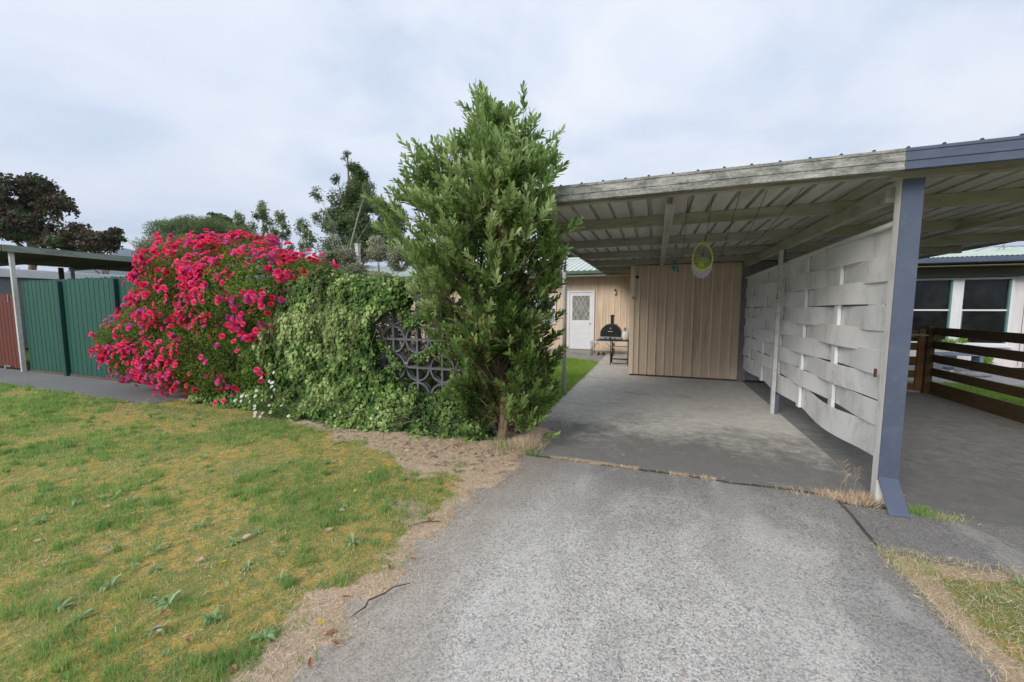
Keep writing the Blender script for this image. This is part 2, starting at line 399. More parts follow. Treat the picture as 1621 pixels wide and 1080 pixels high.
MT['weed']=Mleaf('weed_leaf',[(0,(.16,.29,.12)),(.6,(.26,.42,.17)),(1,(.38,.52,.25))],.5,.3,.3)
MT['daisyw']=Mleaf('white_petal',[(0,(.78,.78,.76)),(1,(.86,.86,.85))],.6,.3,.2)
MT['yellow']=Mleaf('yellow_petal',[(0,(.75,.55,.01)),(1,(.85,.72,.02))],.6,.3,.2)
MT['deadleaf']=Mplain('dead_leaf',(.34,.17,.09),(.24,.11,.06),scale=30,rough=.8)
MT['paledead']=Mplain('pale_dead_leaf',(.50,.42,.33),(.36,.29,.22),scale=30,rough=.8)
MT['litter']=Mleaf('leaf_litter',[(0,(.08,.06,.05)),(.4,(.25,.18,.13)),(.7,(.45,.35,.27)),(1,(.60,.53,.45))],.8,.1,.2)

# ------------------------------------------------------------------ camera, light, sky
cam=bpy.data.cameras.new('camera'); co=bpy.data.objects.new('camera',cam); COL.objects.link(co)
cam.sensor_width=36; cam.lens=36*614/1621; cam.clip_start=.05; cam.clip_end=12000
co.location=(0,0,1.6); co.rotation_euler=(R(85),0,R(20.2)); scene.camera=co
SUN_EL,SUN_AZ=R(29),R(203)   # azimuth measured clockwise from +Y
sd=Vector((math.sin(SUN_AZ)*math.cos(SUN_EL),math.cos(SUN_AZ)*math.cos(SUN_EL),math.sin(SUN_EL)))
sl=bpy.data.lights.new('sun','SUN'); sl.energy=1.5; sl.angle=R(28); sl.color=(1,.94,.85)
so=bpy.data.objects.new('sun',sl); COL.objects.link(so); so.rotation_euler=(-sd).to_track_quat('-Z','Y').to_euler(); so.location=(0,0,20)
w=bpy.data.worlds.new('World'); scene.world=w; w.use_nodes=True; nt=w.node_tree; nt.nodes.clear()
wo=nt.nodes.new('ShaderNodeOutputWorld'); bg=nt.nodes.new('ShaderNodeBackground'); bg.inputs[1].default_value=.1
sky=nt.nodes.new('ShaderNodeTexSky'); sky.sky_type='NISHITA'; sky.sun_disc=False; sky.sun_elevation=SUN_EL; sky.sun_rotation=SUN_AZ; sky.dust_density=1.5
tc=nt.nodes.new('ShaderNodeTexCoord')
sx=nt.nodes.new('ShaderNodeSeparateXYZ'); nt.links.new(tc.outputs['Generated'],sx.inputs[0])
# cloud layer: project the direction on a flat ceiling so clouds flatten towards the horizon
zz=math_(nt,'ADD',math_(nt,'MAXIMUM',sx.outputs[2],0),.22)
cx=math_(nt,'DIVIDE',sx.outputs[0],zz); cy=math_(nt,'DIVIDE',sx.outputs[1],zz)
cmb=nt.nodes.new('ShaderNodeCombineXYZ'); nt.links.new(cx,cmb.inputs[0]); nt.links.new(cy,cmb.inputs[1])
n1=noise(nt,cmb.outputs[0],1.5,9,.55,.35); n2=noise(nt,cmb.outputs[0],.45,4,.5,.2)
cl=ramp(nt,n1,[(.36,(3.4,3.82,4.6)),(.46,(3.85,4.2,4.85)),(.54,(4.3,4.56,5.05)),(.66,(4.8,4.92,5.2))])
cl=mixc(nt,maprange(nt,n2,.45,.64,0,.45),cl,(3.45,3.85,4.65))
cover=maprange(nt,n1,.26,.5,.90,1.0)
fin=mixc(nt,cover,sky.outputs[0],cl)
nt.links.new(fin,bg.inputs[0]); nt.links.new(bg.outputs[0],wo.inputs[0])
scene.view_settings.view_transform='Standard'; scene.view_settings.look='None'; scene.view_settings.exposure=1.06; scene.view_settings.gamma=1

# ------------------------------------------------------------------ ground
b=MB(); S=4500
b.add([(-S,-S,-.05),(S,-S,-.05),(S,S,-.05),(-S,S,-.05)],[(0,1,2,3)]); struct(b.build('ground',M_grassland()))
LM=M_lawn()
def lawn_sheet(name,x0,x1,y0,y1,step,edge_fn,zb=.008):
    xs=np.arange(x0,x1+step/2,step); ys=np.arange(y0,y1+step/2,step)
    X,Y=np.meshgrid(xs,ys); X,Y,Z,soil=edge_fn(X,Y)
    nx,ny=len(xs),len(ys)
    V=np.stack([X,Y,Z],-1).reshape(-1,3)
    F=[(j*nx+i,j*nx+i+1,(j+1)*nx+i+1,(j+1)*nx+i) for j in range(ny-1) for i in range(nx-1)]
    me=bpy.data.meshes.new(name); me.from_pydata(V.tolist(),[],F)
    a=me.attributes.new('soil','FLOAT','POINT'); a.data.foreach_set('value',soil.reshape(-1).astype(np.float32))
    me.polygons.foreach_set('use_smooth',[True]*len(F)); me.update()
    return struct(finish(bpy.data.objects.new(name,me),LM))
def edge_x(y):   # ragged left edge of the driveway
    return -1.36+.12*(fbm(y,y*0,scale=2.1,seed=5)-.5)*2+.15*(fbm(y,y*0+3,scale=9,seed=6)-.5)*2+.05*(fbm(y,y*0+7,scale=32,seed=66)-.5)*2+.16*sstep(3.0,3.9,y)
def soil_l(x,y):
    e=edge_x(y); d=e-x
    near=1-sstep(.10,.50,d+.55*(fbm(x,y,scale=3,seed=8)-.5)+.25*(fbm(x,y,scale=11,seed=28)-.5))
    yb=3.78-np.clip((x+4.3)*.27,-.4,1.0)
    bed=sstep(-.12,.16,y-yb+.9*(fbm(x,y,scale=2.8,seed=9,o=4)-.5))*sstep(-8.6,-7.6,x)
    pt=sstep(.62,.75,fbm(x,y,scale=1.4,seed=31))*.6*sstep(-4.5,-2.2,x)
    return np.clip(np.maximum(np.maximum(near,bed),pt),0,1)
def lz(x,y): return .012+.02*(fbm(x,y,scale=3,seed=3)-.5)+.012*(fbm(x,y,scale=14,seed=4)-.5)
def efl(X,Y):
    e=edge_x(Y); t=(X+18)/(18-1.30); X2=-18+t*(e+18)   # last column sits on the ragged edge
    top=3.83+.05*(fbm(X2,X2*0,scale=3,seed=12)-.5)
    isn=X2<-7.7
    Y2=np.where(isn,np.minimum(Y,top),Y)
    Z=lz(X2,Y2); d=e-X2
    Z=np.where(d<.03,-.012,Z); Z=np.where(isn&(Y>top),-.02,Z); Z=np.where(isn,Z*sstep(0,.08,top-Y2)-.006*(1-sstep(0,.08,top-Y2)),Z)
    return X2,Y2,Z,soil_l(X2,Y2)
lawn_sheet('lawn',-18,-1.3,-3,4.85,.06,efl)
# right-hand lawn patch
def redge(y): return 1.44+.05*(fbm(y,y*0,scale=4,seed=15)-.5)
def rtop(x): return 3.12+.09*(fbm(x,x*0,scale=4,seed=16)-.5)
def soil_r(x,y):
    d=np.minimum(x-redge(y),rtop(x)-y); return np.clip(1-sstep(.03,.30,d+.2*(fbm(x,y,scale=4,seed=18)-.5)),0,1)
def efr(X,Y):
    X2=redge(Y)+(X-1.4); yt=rtop(X2); Y2=np.minimum(Y,yt)
    d=np.minimum(X2-redge(Y2),yt-Y2)
    return X2,Y2,np.where(d<.02,-.012,lz(X2,Y2)),soil_r(X2,Y2)
lawn_sheet('lawn_verge',1.4,7,-3,3.3,.06,efr)

b=MB(); b.box(-1.75,1.47,-4,3.9,-.12,0); struct(b.build('driveway',M_aggregate()))
b=MB(); b.box(1.474,5.4,-4,3.80,-.12,-.006); struct(b.build('driveway_apron',M_aggregate('dark_apron_aggregate',.5,.74)))
b=MB()
b.prism([(-1.30,3.915),(1.80,3.915),(1.80,13.7),(-1.5,13.7),(-1.5,5.2),(-1.36,4.6)],'Z',-.12,.006)
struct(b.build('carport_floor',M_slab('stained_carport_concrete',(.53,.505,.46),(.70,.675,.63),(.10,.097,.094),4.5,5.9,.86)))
b=MB(); b.prism([(-3.6,12.35),(-1.5,11.2),(-1.5,13.7),(-9,13.7),(-9,12.6)],'Z',-.12,.010); struct(b.build('garden_path',Mplain('pale_path_concrete',(.34,.33,.31),(.25,.24,.22),scale=8,rough=.9,dirt=(.15,.14,.12),dscale=1.5,damt=.5)))
b=MB(); b.box(1.806,4.86,3.815,13.7,-.12,.002)
struct(b.build('neighbour_carport_floor',M_slab('dark_neighbour_concrete',(.20,.195,.185),(.32,.31,.29),(.11,.107,.10),4.2,6.5,.5)))
b=MB(); b.prism([(5.0,10.6),(6.94,10.75),(8.5,11.5),(12,11.6),(12,13.7),(5,13.7)],'Z',-.1,.012); struct(b.build('neighbour_path',Mplain('neighbour_path_concrete',(.36,.36,.36),(.26,.26,.26),scale=8,rough=.9)))
b=MB(); b.prism([(-26,3.80),(-8.6,3.83),(-7.9,3.92),(-7.6,4.2),(-7.6,4.86),(-26,4.86)],'Z',-.1,-.001); struct(b.build('footpath',M_asphalt()))

# joint between the driveway and the carport slab: soil line
b=MB(); pts=[(x,3.905+.012*math.sin(x*7)+random.uniform(-.01,.01),.001) for x in np.arange(-1.3,1.75,.06)]
for i in range(len(pts)-1):
    p,q=pts[i],pts[i+1]; wd=.010+.012*random.random()
    b.add([(p[0],p[1]-wd,.009),(q[0],q[1]-wd,.009),(q[0],q[1]+wd,.009),(p[0],p[1]+wd,.009)],[(0,1,2,3)])
struct(b.build('joint_soil',MT['brownf'],fix=False))
b=MB()
for i in range(34):
    x0=1.49+.0*i; 
pts=[(1.46+.01*math.sin(i),3.84-.12*i,.0) for i in range(7)]
for i in range(len(pts)-1):
    p,q=pts[i],pts[i+1]; b.add([(p[0]-.012,p[1],.004),(p[0]+.012,p[1],.004),(q[0]+.014,q[1],.004),(q[0]-.01,q[1],.004)],[(0,1,2,3)])
struct(b.build('edge_joint_soil',MT['brownf'],fix=False))

# hills, far away
hx=np.linspace(-5200,-1500,60); hb=MB()
def hill(cx0,cy0,wd,ht,name,m):
    n=36; vs=[];fs=[]
    for j in range(n):
        for i in range(n):
            u=i/(n-1)*2-1; v=j/(n-1)*2-1; r=min(1,math.hypot(u,v))
            h=ht*(1-sstep(0,1,np.array(r)))*(.72+.56*float(fbm(np.array(u*2+3),np.array(v*2),scale=1.6,seed=44,o=5)))
            vs.append((cx0+u*wd,cy0+v*wd,float(h)-2))
    for j in range(n-1):
        for i in range(n-1): fs.append((j*n+i,j*n+i+1,(j+1)*n+i+1,(j+1)*n+i))
    me=bpy.data.meshes.new(name); me.from_pydata(vs,[],fs); me.update()
    return struct(finish(bpy.data.objects.new(name,me),m,smooth=True))
MH=Mplain('far_wooded_hill',(.045,.065,.06),(.06,.085,.07),scale=.02,rough=1)
hill(-3250,1560,620,365,'hills',MH); hill(-3500,2500,1300,330,'hills',MH)

m,nt,out=_nt('air'); pv=nt.nodes.new('ShaderNodeVolumePrincipled'); pv.inputs['Color'].default_value=(.62,.76,.95,1); pv.inputs['Density'].default_value=.00016; pv.inputs['Anisotropy'].default_value=.3
nt.links.new(pv.outputs[0],out.inputs['Volume'])
b=MB(); b.box(-4600,4600,-4600,4600,-1.05,460); o=b.build('haze',m); o['kind']='stuff'; tag(o,'faint blue haze over the far wooded hills','haze',kind='stuff')
# ------------------------------------------------------------------ carport roof and frame
cp=thing('carport','open double carport with ribbed sheet roof and lichen spotted fascia','carport',(0,4,0))
RX0,RX1,RY0,RY1=-1.44,5.07,3.74,13.0
prof=[]; x=RX0
while x<RX1-.05:
    prof+=[(x,2.672),(x+.150,2.672),(x+.156,2.716),(x+.190,2.716),(x+.196,2.672)]; x+=.1965
b=MB(); b.sheet(prof,RY0,RY1,'Y'); o=b.build('roof_sheet',MT['zinc'],cp,fix=False)
so_=o.modifiers.new('t','SOLIDIFY'); so_.thickness=.0015
fp=[(3.70,2.735),(3.685,2.735),(3.685,2.715),(3.692,2.711),(3.692,2.679),(3.684,2.675),(3.684,2.648),(3.692,2.644),(3.692,2.612),(3.684,2.606),(3.684,2.588),(3.74,2.588),(3.74,2.598),(3.706,2.598),(3.706,2.722),(3.80,2.722),(3.80,2.735)]
b=MB(); b.prism(fp,'X',RX0,1.655); b.build('fascia',MT['fascia'],cp)
b=MB(); b.prism(fp,'X',1.657,RX1+.02); o=b.build('fascia',MT['purple'],cp); o['label']='clean blue grey right half of the front fascia'
b=MB(); b.box(RX0+.01,1.66,3.86,3.93,2.600,2.668); b.build('front_beam',MT['cream'],cp)
b=MB(); b.box(1.662,RX1,3.86,3.93,2.570,2.668); b.build('front_beam',MT['cream'],cp)
for y in (4.95,6.42,7.87,9.27,10.7,12.1):
    b=MB(); b.prism([(y,2.55),(y+.05,2.55),(y+.05,2.562),(y+.012,2.562),(y+.012,2.658),(y+.05,2.658),(y+.05,2.668),(y,2.668)],'X',RX0+.02,RX1-.02); b.build('purlin',MT['cream'],cp)
for xx in (.06,3.41):
    b=MB(); b.box(xx,xx+.032,3.935,9.38,2.515,2.549); b.box(xx+.052,xx+.084,3.935,9.38,2.515,2.549); b.box(xx+.0325,xx+.0515,3.935,9.38,2.52,2.54); b.build('rafter',MT['cream'],cp)
b=MB(); b.box(1.70,1.77,4.02,9.38,2.43,2.547); b.build('rafter',MT['cream'],cp)
for xx in (RX0-.02,RX1):
    b=MB(); b.box(xx,xx+.02,3.70,13.0,2.585,2.735); b.build('side_flashing',MT['lichen'],cp)
sb=MB(); sb.lathe([(.0001,0),(.010,0),(.011,.006),(.006,.011),(.0001,.012)],(0,0,0),8)
x=RX0+.172; first=None
while x<RX1:
    if first is None:
        first=MB(); first.lathe([(.011,-.004),(.012,.010),(.007,.017),(.0001,.018)],(x,3.72,2.739),8); first=first.build('roof_screw',MT['black'],cp); fx=x
    else:
        c=first.copy(); COL.objects.link(c); c.parent=cp; c.location=(x-fx,0,0)
    x+=.1965
# posts
b=MB(); b.box(1.738,1.868,3.895,3.90,.17,2.588); b.box(1.744,1.866,3.902,3.99,.0,2.599); 
pm=MB(); pm.box(1.742,1.872,3.888,3.896,.20,2.60); pm.box(1.870,1.874,3.897,3.985,.0,2.60)
ps=MB(); ps.box(1.742,1.868,3.898,3.985,.0,2.598); post=ps.build('post',MT['postwhite'],cp,bevel=.003); post['label']='square front post with a white side and blue grey cladding'
clad=pm.build('post_cladding',MT['purple'],post)
fl=MB(); fl.prism([(3.896,.22),(3.702,.0),(3.694,.0),(3.888,.224)],'X',1.742,1.872); fl.build('post_foot_plate',MT['purple'],post)
b=MB(); b.box(1.668,1.715,6.685,6.74,.0,2.428); p2=b.build('post',MT['white_post'],cp); b=MB(); b.box(1.716,1.765,6.69,6.74,.0,.30); b.build('post_cladding',MT['purple'],p2); b=MB(); b.box(1.7155,1.749,6.69,6.74,2.24,2.428); b.build('post_cladding',MT['purple'],p2)
b=MB(); b.box(1.65,1.654,6.60,6.70,1.72,1.735); b.box(1.648,1.6535,6.60,6.615,1.72,1.80); b.build('hook',MT['black'],p2)
b=MB(); b.tube([(-1.52,6.9,0),(-1.535,6.9,2.22)],.036,12); pp=b.build('post',MT['white_post'],cp,smooth=True)
b=MB(); b.tube([(-1.535,6.9,2.2),(-1.535,6.9,2.55)],.024,10); b.build('post_upper_tube',MT['steel'],pp,smooth=True)
b=MB(); b.box(5.0,5.06,6.9,6.96,0,2.55); b.build('post',MT['white_post'],cp)

# ------------------------------------------------------------------ woven screen
ws=thing('woven_screen','white board fence woven basket style between carport bays','fence',(1.78,4,0))
BY=[4.05+.965*j for j in range(7)]
XS=1.80; AMP=.027
tops=[2.245,2.035,1.825,1.625,1.425,1.22,1.015,.81,.605]
rr=random.Random(3)
for i,zt in enumerate(tops,1):
    ylist=np.arange(4.02,9.72,.06); vs=[];fs=[]
    s0=-1 if i%2==0 else 1
    dz0=rr.uniform(-.012,.012); w=(.212 if i<9 else .275)+rr.uniform(-.006,.006)
    for k,y in enumerate(ylist):
        j=(y-4.05)/.965
        off=AMP*math.cos(PI*j)*s0          # s0=+1: behind at j=0, in front (-x) at j=1
        off*=.25+.75*float(sstep(0,.6,np.array(j)))
        # boards sag a little between the battens and droop at the bottom
        dz=dz0+.006*math.sin(y*1.7+i*2.1)-(.0 if i<8 else (.055 if i==9 else .015)*math.sin(max(0,min(1,(y-4.0)/2.1))*PI))-.012*(y-4)*.4
        tilt=.003*math.sin(PI*j+i)
        x=XS+off
        vs+=[(x-.005-tilt,y,zt-w+dz),(x+.005-tilt,y,zt-w+dz),(x+.005+tilt,y,zt+dz),(x-.005+tilt,y,zt+dz)]
    n=len(ylist)
    for k in range(n-1):
        for q in range(4):
            a=k*4+q; c=k*4+(q+1)%4; fs.append((a,c,c+4,a+4))
    fs+=[(3,2,1,0),tuple(4*(n-1)+q for q in range(4))]
    b=MB(); b.add(vs,fs); b.build('board',MT['screenw'],ws,bevel=.002)
for j,y in enumerate(BY):
    if j==0: continue
    b=MB(); b.box(XS-.016,XS+.016,y-.045,y+.045,.30,2.24); b.build('batten',MT['screenw'],ws,bevel=.003)
b=MB(); b.box(1.772,1.84,3.99,4.03,.30,2.26); b.build('end_batten',MT['screenw'],ws,bevel=.003)
b=MB(); b.add([(1.765,4.0,2.25),(1.835,4.0,2.25),(1.835,9.7,2.19),(1.765,9.7,2.19),(1.765,4.0,2.285),(1.835,4.0,2.285),(1.835,9.7,2.225),(1.765,9.7,2.225)],[(0,3,2,1),(4,5,6,7),(0,1,5,4),(1,2,6,5),(2,3,7,6),(3,0,4,7)]); b.build('top_rail',MT['screenw'],ws)
b=MB(); b.box(1.728,1.738,4.02,4.05,1.02,1.09); b.build('rusty_hinge',Mplain('rust',(.12,.055,.03),rough=.9),ws)

# ------------------------------------------------------------------ storage shed (beige)
sh=thing('storage_shed','beige batten clad storage shed closing the back of the carport','shed',(.5,9.4,0))
b=MB(); b.box(-.54,1.69,9.42,12.95,.045,2.545); b.build('wall',MT['beige'],sh)
b=MB(); b.box(-.53,1.68,9.43,12.94,-.02,.045); b.build('base',MT['brownf'],sh)
for k in range(12):
    x=-.365+k*.187
    if x>1.66: break
    b=MB(); b.box(x,x+.026,9.388,9.42,.05,2.53); b.build('batten',MT['beigetrim'],sh,bevel=.002)
b=MB(); b.box(-.552,-.455,9.392,9.42,.045,2.545); b.box(-.552,-.541,9.42,9.52,.045,2.545); b.build('corner_trim',MT['beigetrim'],sh)
b=MB(); b.box(-.507,-.447+.015,9.381,9.391,1.77,1.85); nb=b.build('number_plate',Mplain('cream_plate',(.50,.43,.34),rough=.5),sh)
# numeral 4 on the plate
b=MB(); cx0,cz0=-.470,1.81
b.box(cx0+.004,cx0+.010,9.377,9.380,cz0-.024,cz0+.026); b.box(cx0-.018,cx0+.018,9.3765,9.3795,cz0-.010,cz0-.004)
b.add([(cx0-.018,9.376,cz0-.010),(cx0-.018,9.376,cz0-.002),(cx0+.004,9.376,cz0+.026),(cx0+.010,9.376,cz0+.026)],[(0,1,2,3)]); b.build('numeral_four',MT['black'],nb,fix=False)
b=MB(); b.lathe([(.0001,-.05),(.022,-.05),(.034,-.02),(.034,.0)],(-.405,9.40,2.28),12,'Y'); b.build('light_fitting',MT['black'],sh,smooth=True)
ns=thing('neighbour_shed','grey mauve clad shed behind the woven screen','shed',(2.8,9.4,0))
b=MB(); b.box(1.86,3.85,9.42,12.95,.045,2.545); b.build('wall',MT['shedtop'],ns)
b=MB()
for k in range(10): b.box(1.90+k*.19,1.922+k*.19,9.40,9.42,.05,2.53)
b.build('batten_strips',MT['shedtop'],ns)
b=MB(); b.box(1.692,1.858,9.44,9.47,.02,2.545); b.build('infill_panel',MT['shedtop'],ns)

# ------------------------------------------------------------------ houses
hs=thing('beige_house','beige batten clad house with pale green metal roof behind the carport','house',(-4,13.7,0))
b=MB(); b.box(-14.0,1.8,13.72,20.3,.09,2.62); b.build('wall',MT['beige'],hs)
b=MB(); b.box(-14.02,1.82,13.62,20.3,-.05,.09); b.build('base_slab',Mplain('house_slab',(.30,.28,.25),rough=.9),hs)
b=MB()
x=-1.93
while x<1.7: b.box(x,x+.02,13.70,13.72,.1,2.6); x+=.2
b.build('cladding_battens',MT['beigetrim'],hs); b=MB()
x=-3.02
while x>-13.9:
    if x<-5.21 and x+.2>=-5.21: b.build('cladding_battens',MT['beigetrim'],hs); b=MB()
    if not (-5.21<=x<-3.33): b.box(x-.02,x,13.70,13.72,.1,2.6)
    else: b.box(x-.02,x,13.70,13.72,2.002,2.6); b.box(x-.02,x,13.70,13.72,.1,.998)
    x-=.2
b.build('cladding_battens',MT['beigetrim'],hs)
b=MB()
x=-14.6; pf=[]
while x<1.9: pf+=[(x,0),(x+.15,0),(x+.163,.03),(x+.183,.03)]; x+=.1965
n=len(pf); z1,z2=2.80,3.69
vs=[(p,12.98,z1+q) for p,q in pf]+[(p,17.0,z2+q) for p,q in pf]+[(p,20.9,z1+q) for p,q in pf]
b.add(vs,[(i,i+1,i+1+n,i+n) for i in range(n-1)]+[(i+n,i+1+n,i+1+2*n,i+2*n) for i in range(n-1)])
rf=b.build('roof',MT['green_roof'],hs,fix=False)
b=MB(); b.prism([(16.86,3.675),(17.0,3.745),(17.14,3.675),(17.0,3.73)],'X',-14.6,1.9); b.build('ridge_cap',MT['green_roof'],rf)
for x0,x1,h in ((-15.0,-14.35,.10),(-14.6,-13.75,.13),(-13.65,-13.0,.10)):
    pass
b=MB(); b.prism([(12.90,2.78),(12.90,2.70),(12.92,2.685),(13.0,2.685),(13.0,2.79),(12.99,2.79),(12.985,2.70),(12.915,2.70),(12.912,2.79)],'X',-14.6,1.9); b.build('gutter',MT['green_gutter'],hs)
b=MB(); b.box(-14.4,1.8,13.0,13.71,2.625,2.64); b.box(-14.4,1.8,13.0,13.02,2.64,2.74); b.build('soffit',MT['cream'],hs)
# door
d=MB(); d.box(-2.92,-2.86,13.66,13.718,.10,2.17); d.box(-2.04,-1.98,13.66,13.718,.10,2.17); d.box(-2.86,-2.04,13.66,13.718,2.11,2.17)
df=d.build('door_frame',MT['white'],hs)
d=MB(); d.box(-2.855,-2.045,13.68,13.715,.12,1.10)
for k in range(11): d.box(-2.76,-2.14,13.672,13.679,.16+k*.085,.16+k*.085+.06)
d.box(-2.855,-2.75,13.68,13.715,1.10,2.105); d.box(-2.15,-2.045,13.68,13.715,1.10,2.105); d.box(-2.75,-2.15,13.68,13.715,1.99,2.105); d.box(-2.75,-2.15,13.68,13.715,1.10,1.14)
dr=d.build('door',MT['white'],hs,bevel=.003)
d=MB(); d.box(-2.749,-2.151,13.70,13.712,1.141,1.989); d.build('pane',MT['doorglass'],dr)
d=MB()
def bar(p,q): d.tube([p,q],.006,5)
y=13.688
for (a,bq) in (((-2.75,1.42),(-2.45,1.99)),((-2.75,1.14+.0),(-2.30,1.99)),((-2.6,1.14),(-2.15,1.99-.0)),((-2.38,1.14),(-2.15,1.56)),((-2.15,1.42),(-2.45,1.99)),((-2.15,1.14),(-2.60,1.99)),((-2.30,1.14),(-2.75,1.99)),((-2.52,1.14),(-2.75,1.56))):
    bar((a[0],y,a[1]),(bq[0],y,bq[1]))
for px_,pz in ((-2.45,1.57),(-2.6,1.8),(-2.3,1.8),(-2.6,1.33),(-2.3,1.33)): d.lathe([(.0001,-.008),(.018,-.004),(.018,.004),(.0001,.008)],(px_,y,pz),8,'Y')
d.build('diamond_grille',MT['white'],dr)
d=MB(); d.tube([(-2.095,13.68,1.02),(-2.095,13.64,1.02),(-2.16,13.63,1.02)],.009,6); d.build('handle',MT['black'],dr)
d=MB(); d.box(-2.95,-1.95,13.50,13.61,-.02,.085); d.build('doorstep',Mplain('step_concrete',(.33,.31,.28),rough=.9),hs)
# wall lamp
d=MB(); d.lathe([(.03,0),(.035,.02),(.02,.05)],(-1.30,13.66,2.14),12); d.tube([(-1.30,13.72,2.19),(-1.30,13.66,2.20),(-1.30,13.66,2.18)],.014,6); wl=d.build('wall_lamp',MT['black'],hs)
d=MB(); d.lathe([(.0001,-.13),(.035,-.11),(.042,-.06),(.028,.0)],(-1.30,13.66,2.14),12); d.build('bulb_glass',MT['paleglass'],wl,smooth=True)
# window left of door
wnd=MB(); wx0,wx1,wz0,wz1=-5.2,-3.35,1.0,2.0
wnd.box(wx0,wx0+.05,13.66,13.718,wz0,wz1); wnd.box(wx1-.05,wx1,13.66,13.718,wz0,wz1); wnd.box(wx0+.05,wx1-.05,13.66,13.718,wz1-.05,wz1); wnd.box(wx0+.05,wx1-.05,13.66,13.718,wz0,wz0+.05); wnd.box(-4.3,-4.25,13.665,13.718,wz0+.05,wz1-.05)
wf=wnd.build('window',MT['white'],hs)
wnd=MB(); wnd.box(wx0+.05,-4.3,13.69,13.71,wz0+.05,wz1-.05); wnd.box(-4.25,wx1-.05,13.69,13.71,wz0+.05,wz1-.05); wnd.build('pane',MT['paleglass'],wf)
# white sheets lying on the ridge further left
for i,(x0,x1,h) in enumerate(((-15.62,-14.9,.16),(-14.72,-13.86,.19),(-13.78,-13.1,.15))):
    n=12; prf=[]
    for k in range(n+1):
        t=k/n; prf.append((x0+(x1-x0)*t,3.60+h*math.sin(PI*t)**.6*(1+.12*math.sin(9*t+i))))
    b=MB(); b.prism(prf,'Y',16.6,17.3); o=b.build('roof_vent',MT['white'],hs,smooth=False)
hb=MB(); hb.box(-15.7,-13.0,16.5,17.4,2.6,3.62); hb.build('roof_turret',Mplain('pale_vent_box',(.42,.45,.42),rough=.7),hs)

nh=thing('neighbour_house','pale clad house with blue gutter and dark windows beyond the timber fence','house',(8,13.7,0))
b=MB(); b.box(4.9,15,13.72,20.3,.05,2.62); b.build('wall',MT['offwhite'],nh)
b=MB(); x=8.75
while x<14.9: b.box(x,x+.012,13.712,13.72,.1,2.55); x+=.2
b.build('cladding_grooves',MT['greywall'],nh)
pf=[]; x=4.7
while x<15.3: pf+=[(x,0),(x+.045,.018),(x+.09,0),]; x+=.09
n=len(pf); b=MB(); vs=[(p,12.98,2.835+q) for p,q in pf]+[(p,17.0,3.45+q) for p,q in pf]+[(p,20.9,2.83+q) for p,q in pf]
b.add(vs,[(i,i+1,i+1+n,i+n) for i in range(n-1)]+[(i+n,i+1+n,i+1+2*n,i+2*n) for i in range(n-1)]); b.build('roof',Mplain('pale_mint_roof',(.50,.58,.50),(.42,.50,.44),scale=2,rough=.5),nh,fix=False)
b=MB(); b.prism([(12.90,2.81),(12.90,2.71),(12.93,2.69),(13.0,2.69),(13.0,2.82),(12.985,2.82),(12.985,2.71),(12.915,2.71),(12.912,2.82)],'X',4.7,15.3); b.build('gutter',MT['purple'],nh)
b=MB(); b.box(4.8,15.2,13.0,13.71,2.62,2.635); b.box(4.8,15.2,13.69,13.711,2.44,2.615); b.build('soffit',MT['soffit'],nh)
def nwin(x0,x1):
    z0,z1=.62,2.36
    b=MB(); b.box(x0,x0+.05,13.65,13.718,z0,z1); b.box(x1-.05,x1,13.65,13.718,z0,z1); b.box(x0+.05,x1-.05,13.65,13.718,z1-.05,z1); b.box(x0+.05,x1-.05,13.65,13.718,z0,z0+.05); b.box(x0+.05,x1-.05,13.655,13.718,1.50,1.54)
    f=b.build('window',MT['white'],nh)
    b=MB(); b.box(x0+.05,x0+.075,13.66,13.70,z0+.05,1.50); b.build('frame_edge',MT['tealframe'],f); b=MB(); b.box(x1-.09,x1-.05,13.645,13.70,z0+.05,z1-.05); b.build('frame_edge',MT['tealframe'],f)
    b=MB(); b.box(x0+.075,x1-.09,13.69,13.71,1.54,z1-.05); b.box(x0+.075,x1-.09,13.69,13.71,z0+.05,1.50); b.build('pane',MT['darkglass'],f)
    b=MB(); b.box(x0-.02,x1+.06,13.60,13.649,z0-.05,z0-.003); b.build('sill',MT['white'],f)
nwin(5.9,7.38); nwin(7.50,8.50)
b=MB(); b.box(7.38,7.50,13.66,13.716,.60,2.36); b.build('window_mullion',MT['white'],nh)
b=MB(); b.box(5.7,8.66,13.42,13.72,2.37,2.44); b.build('awning',MT['blackmetal'],nh)
b=MB(); b.tube([(8.95,13.68,2.6),(8.95,13.66,2.45),(8.85,13.66,2.3),(8.84,13.66,.08)],.025,8); b.build('downpipe',MT['white'],nh,smooth=True)
b=MB(); b.tube([(9.3,13.69,2.35),(9.15,13.68,2.3),(9.08,13.68,2.1),(9.12,13.68,1.95)],.012,6); b.build('hanging_bracket',MT['blackmetal'],nh)
b=MB(); b.tube([(9.24,13.69,2.55),(9.24,13.68,.1)],.010,6); b.build('wall_cable',MT['blackmetal'],nh)
ant=thing('tv_antenna','thin metal tv antenna lying on the pale mint roof','antenna',(9.4,15.6,3.2))
b=MB(); b.tube([(9.2,15.6,3.35),(10.4,15.8,3.36)],.012,5); b.tube([(9.1,15.4,3.18),(9.5,15.7,3.46)],.012,5); b.tube([(8.6,15.3,3.2),(9.0,15.5,3.33)],.010,5)
for k in range(5): b.tube([(9.4+.2*k,15.5,3.30),(9.45+.2*k,16.0,3.40)],.007,4)
b.build('boom',MT['steel'],ant); b=MB(); b.tube([(9.4,15.6,3.18),(9.4,15.6,3.40)],.014,6); b.build('mast',MT['steel'],ant)

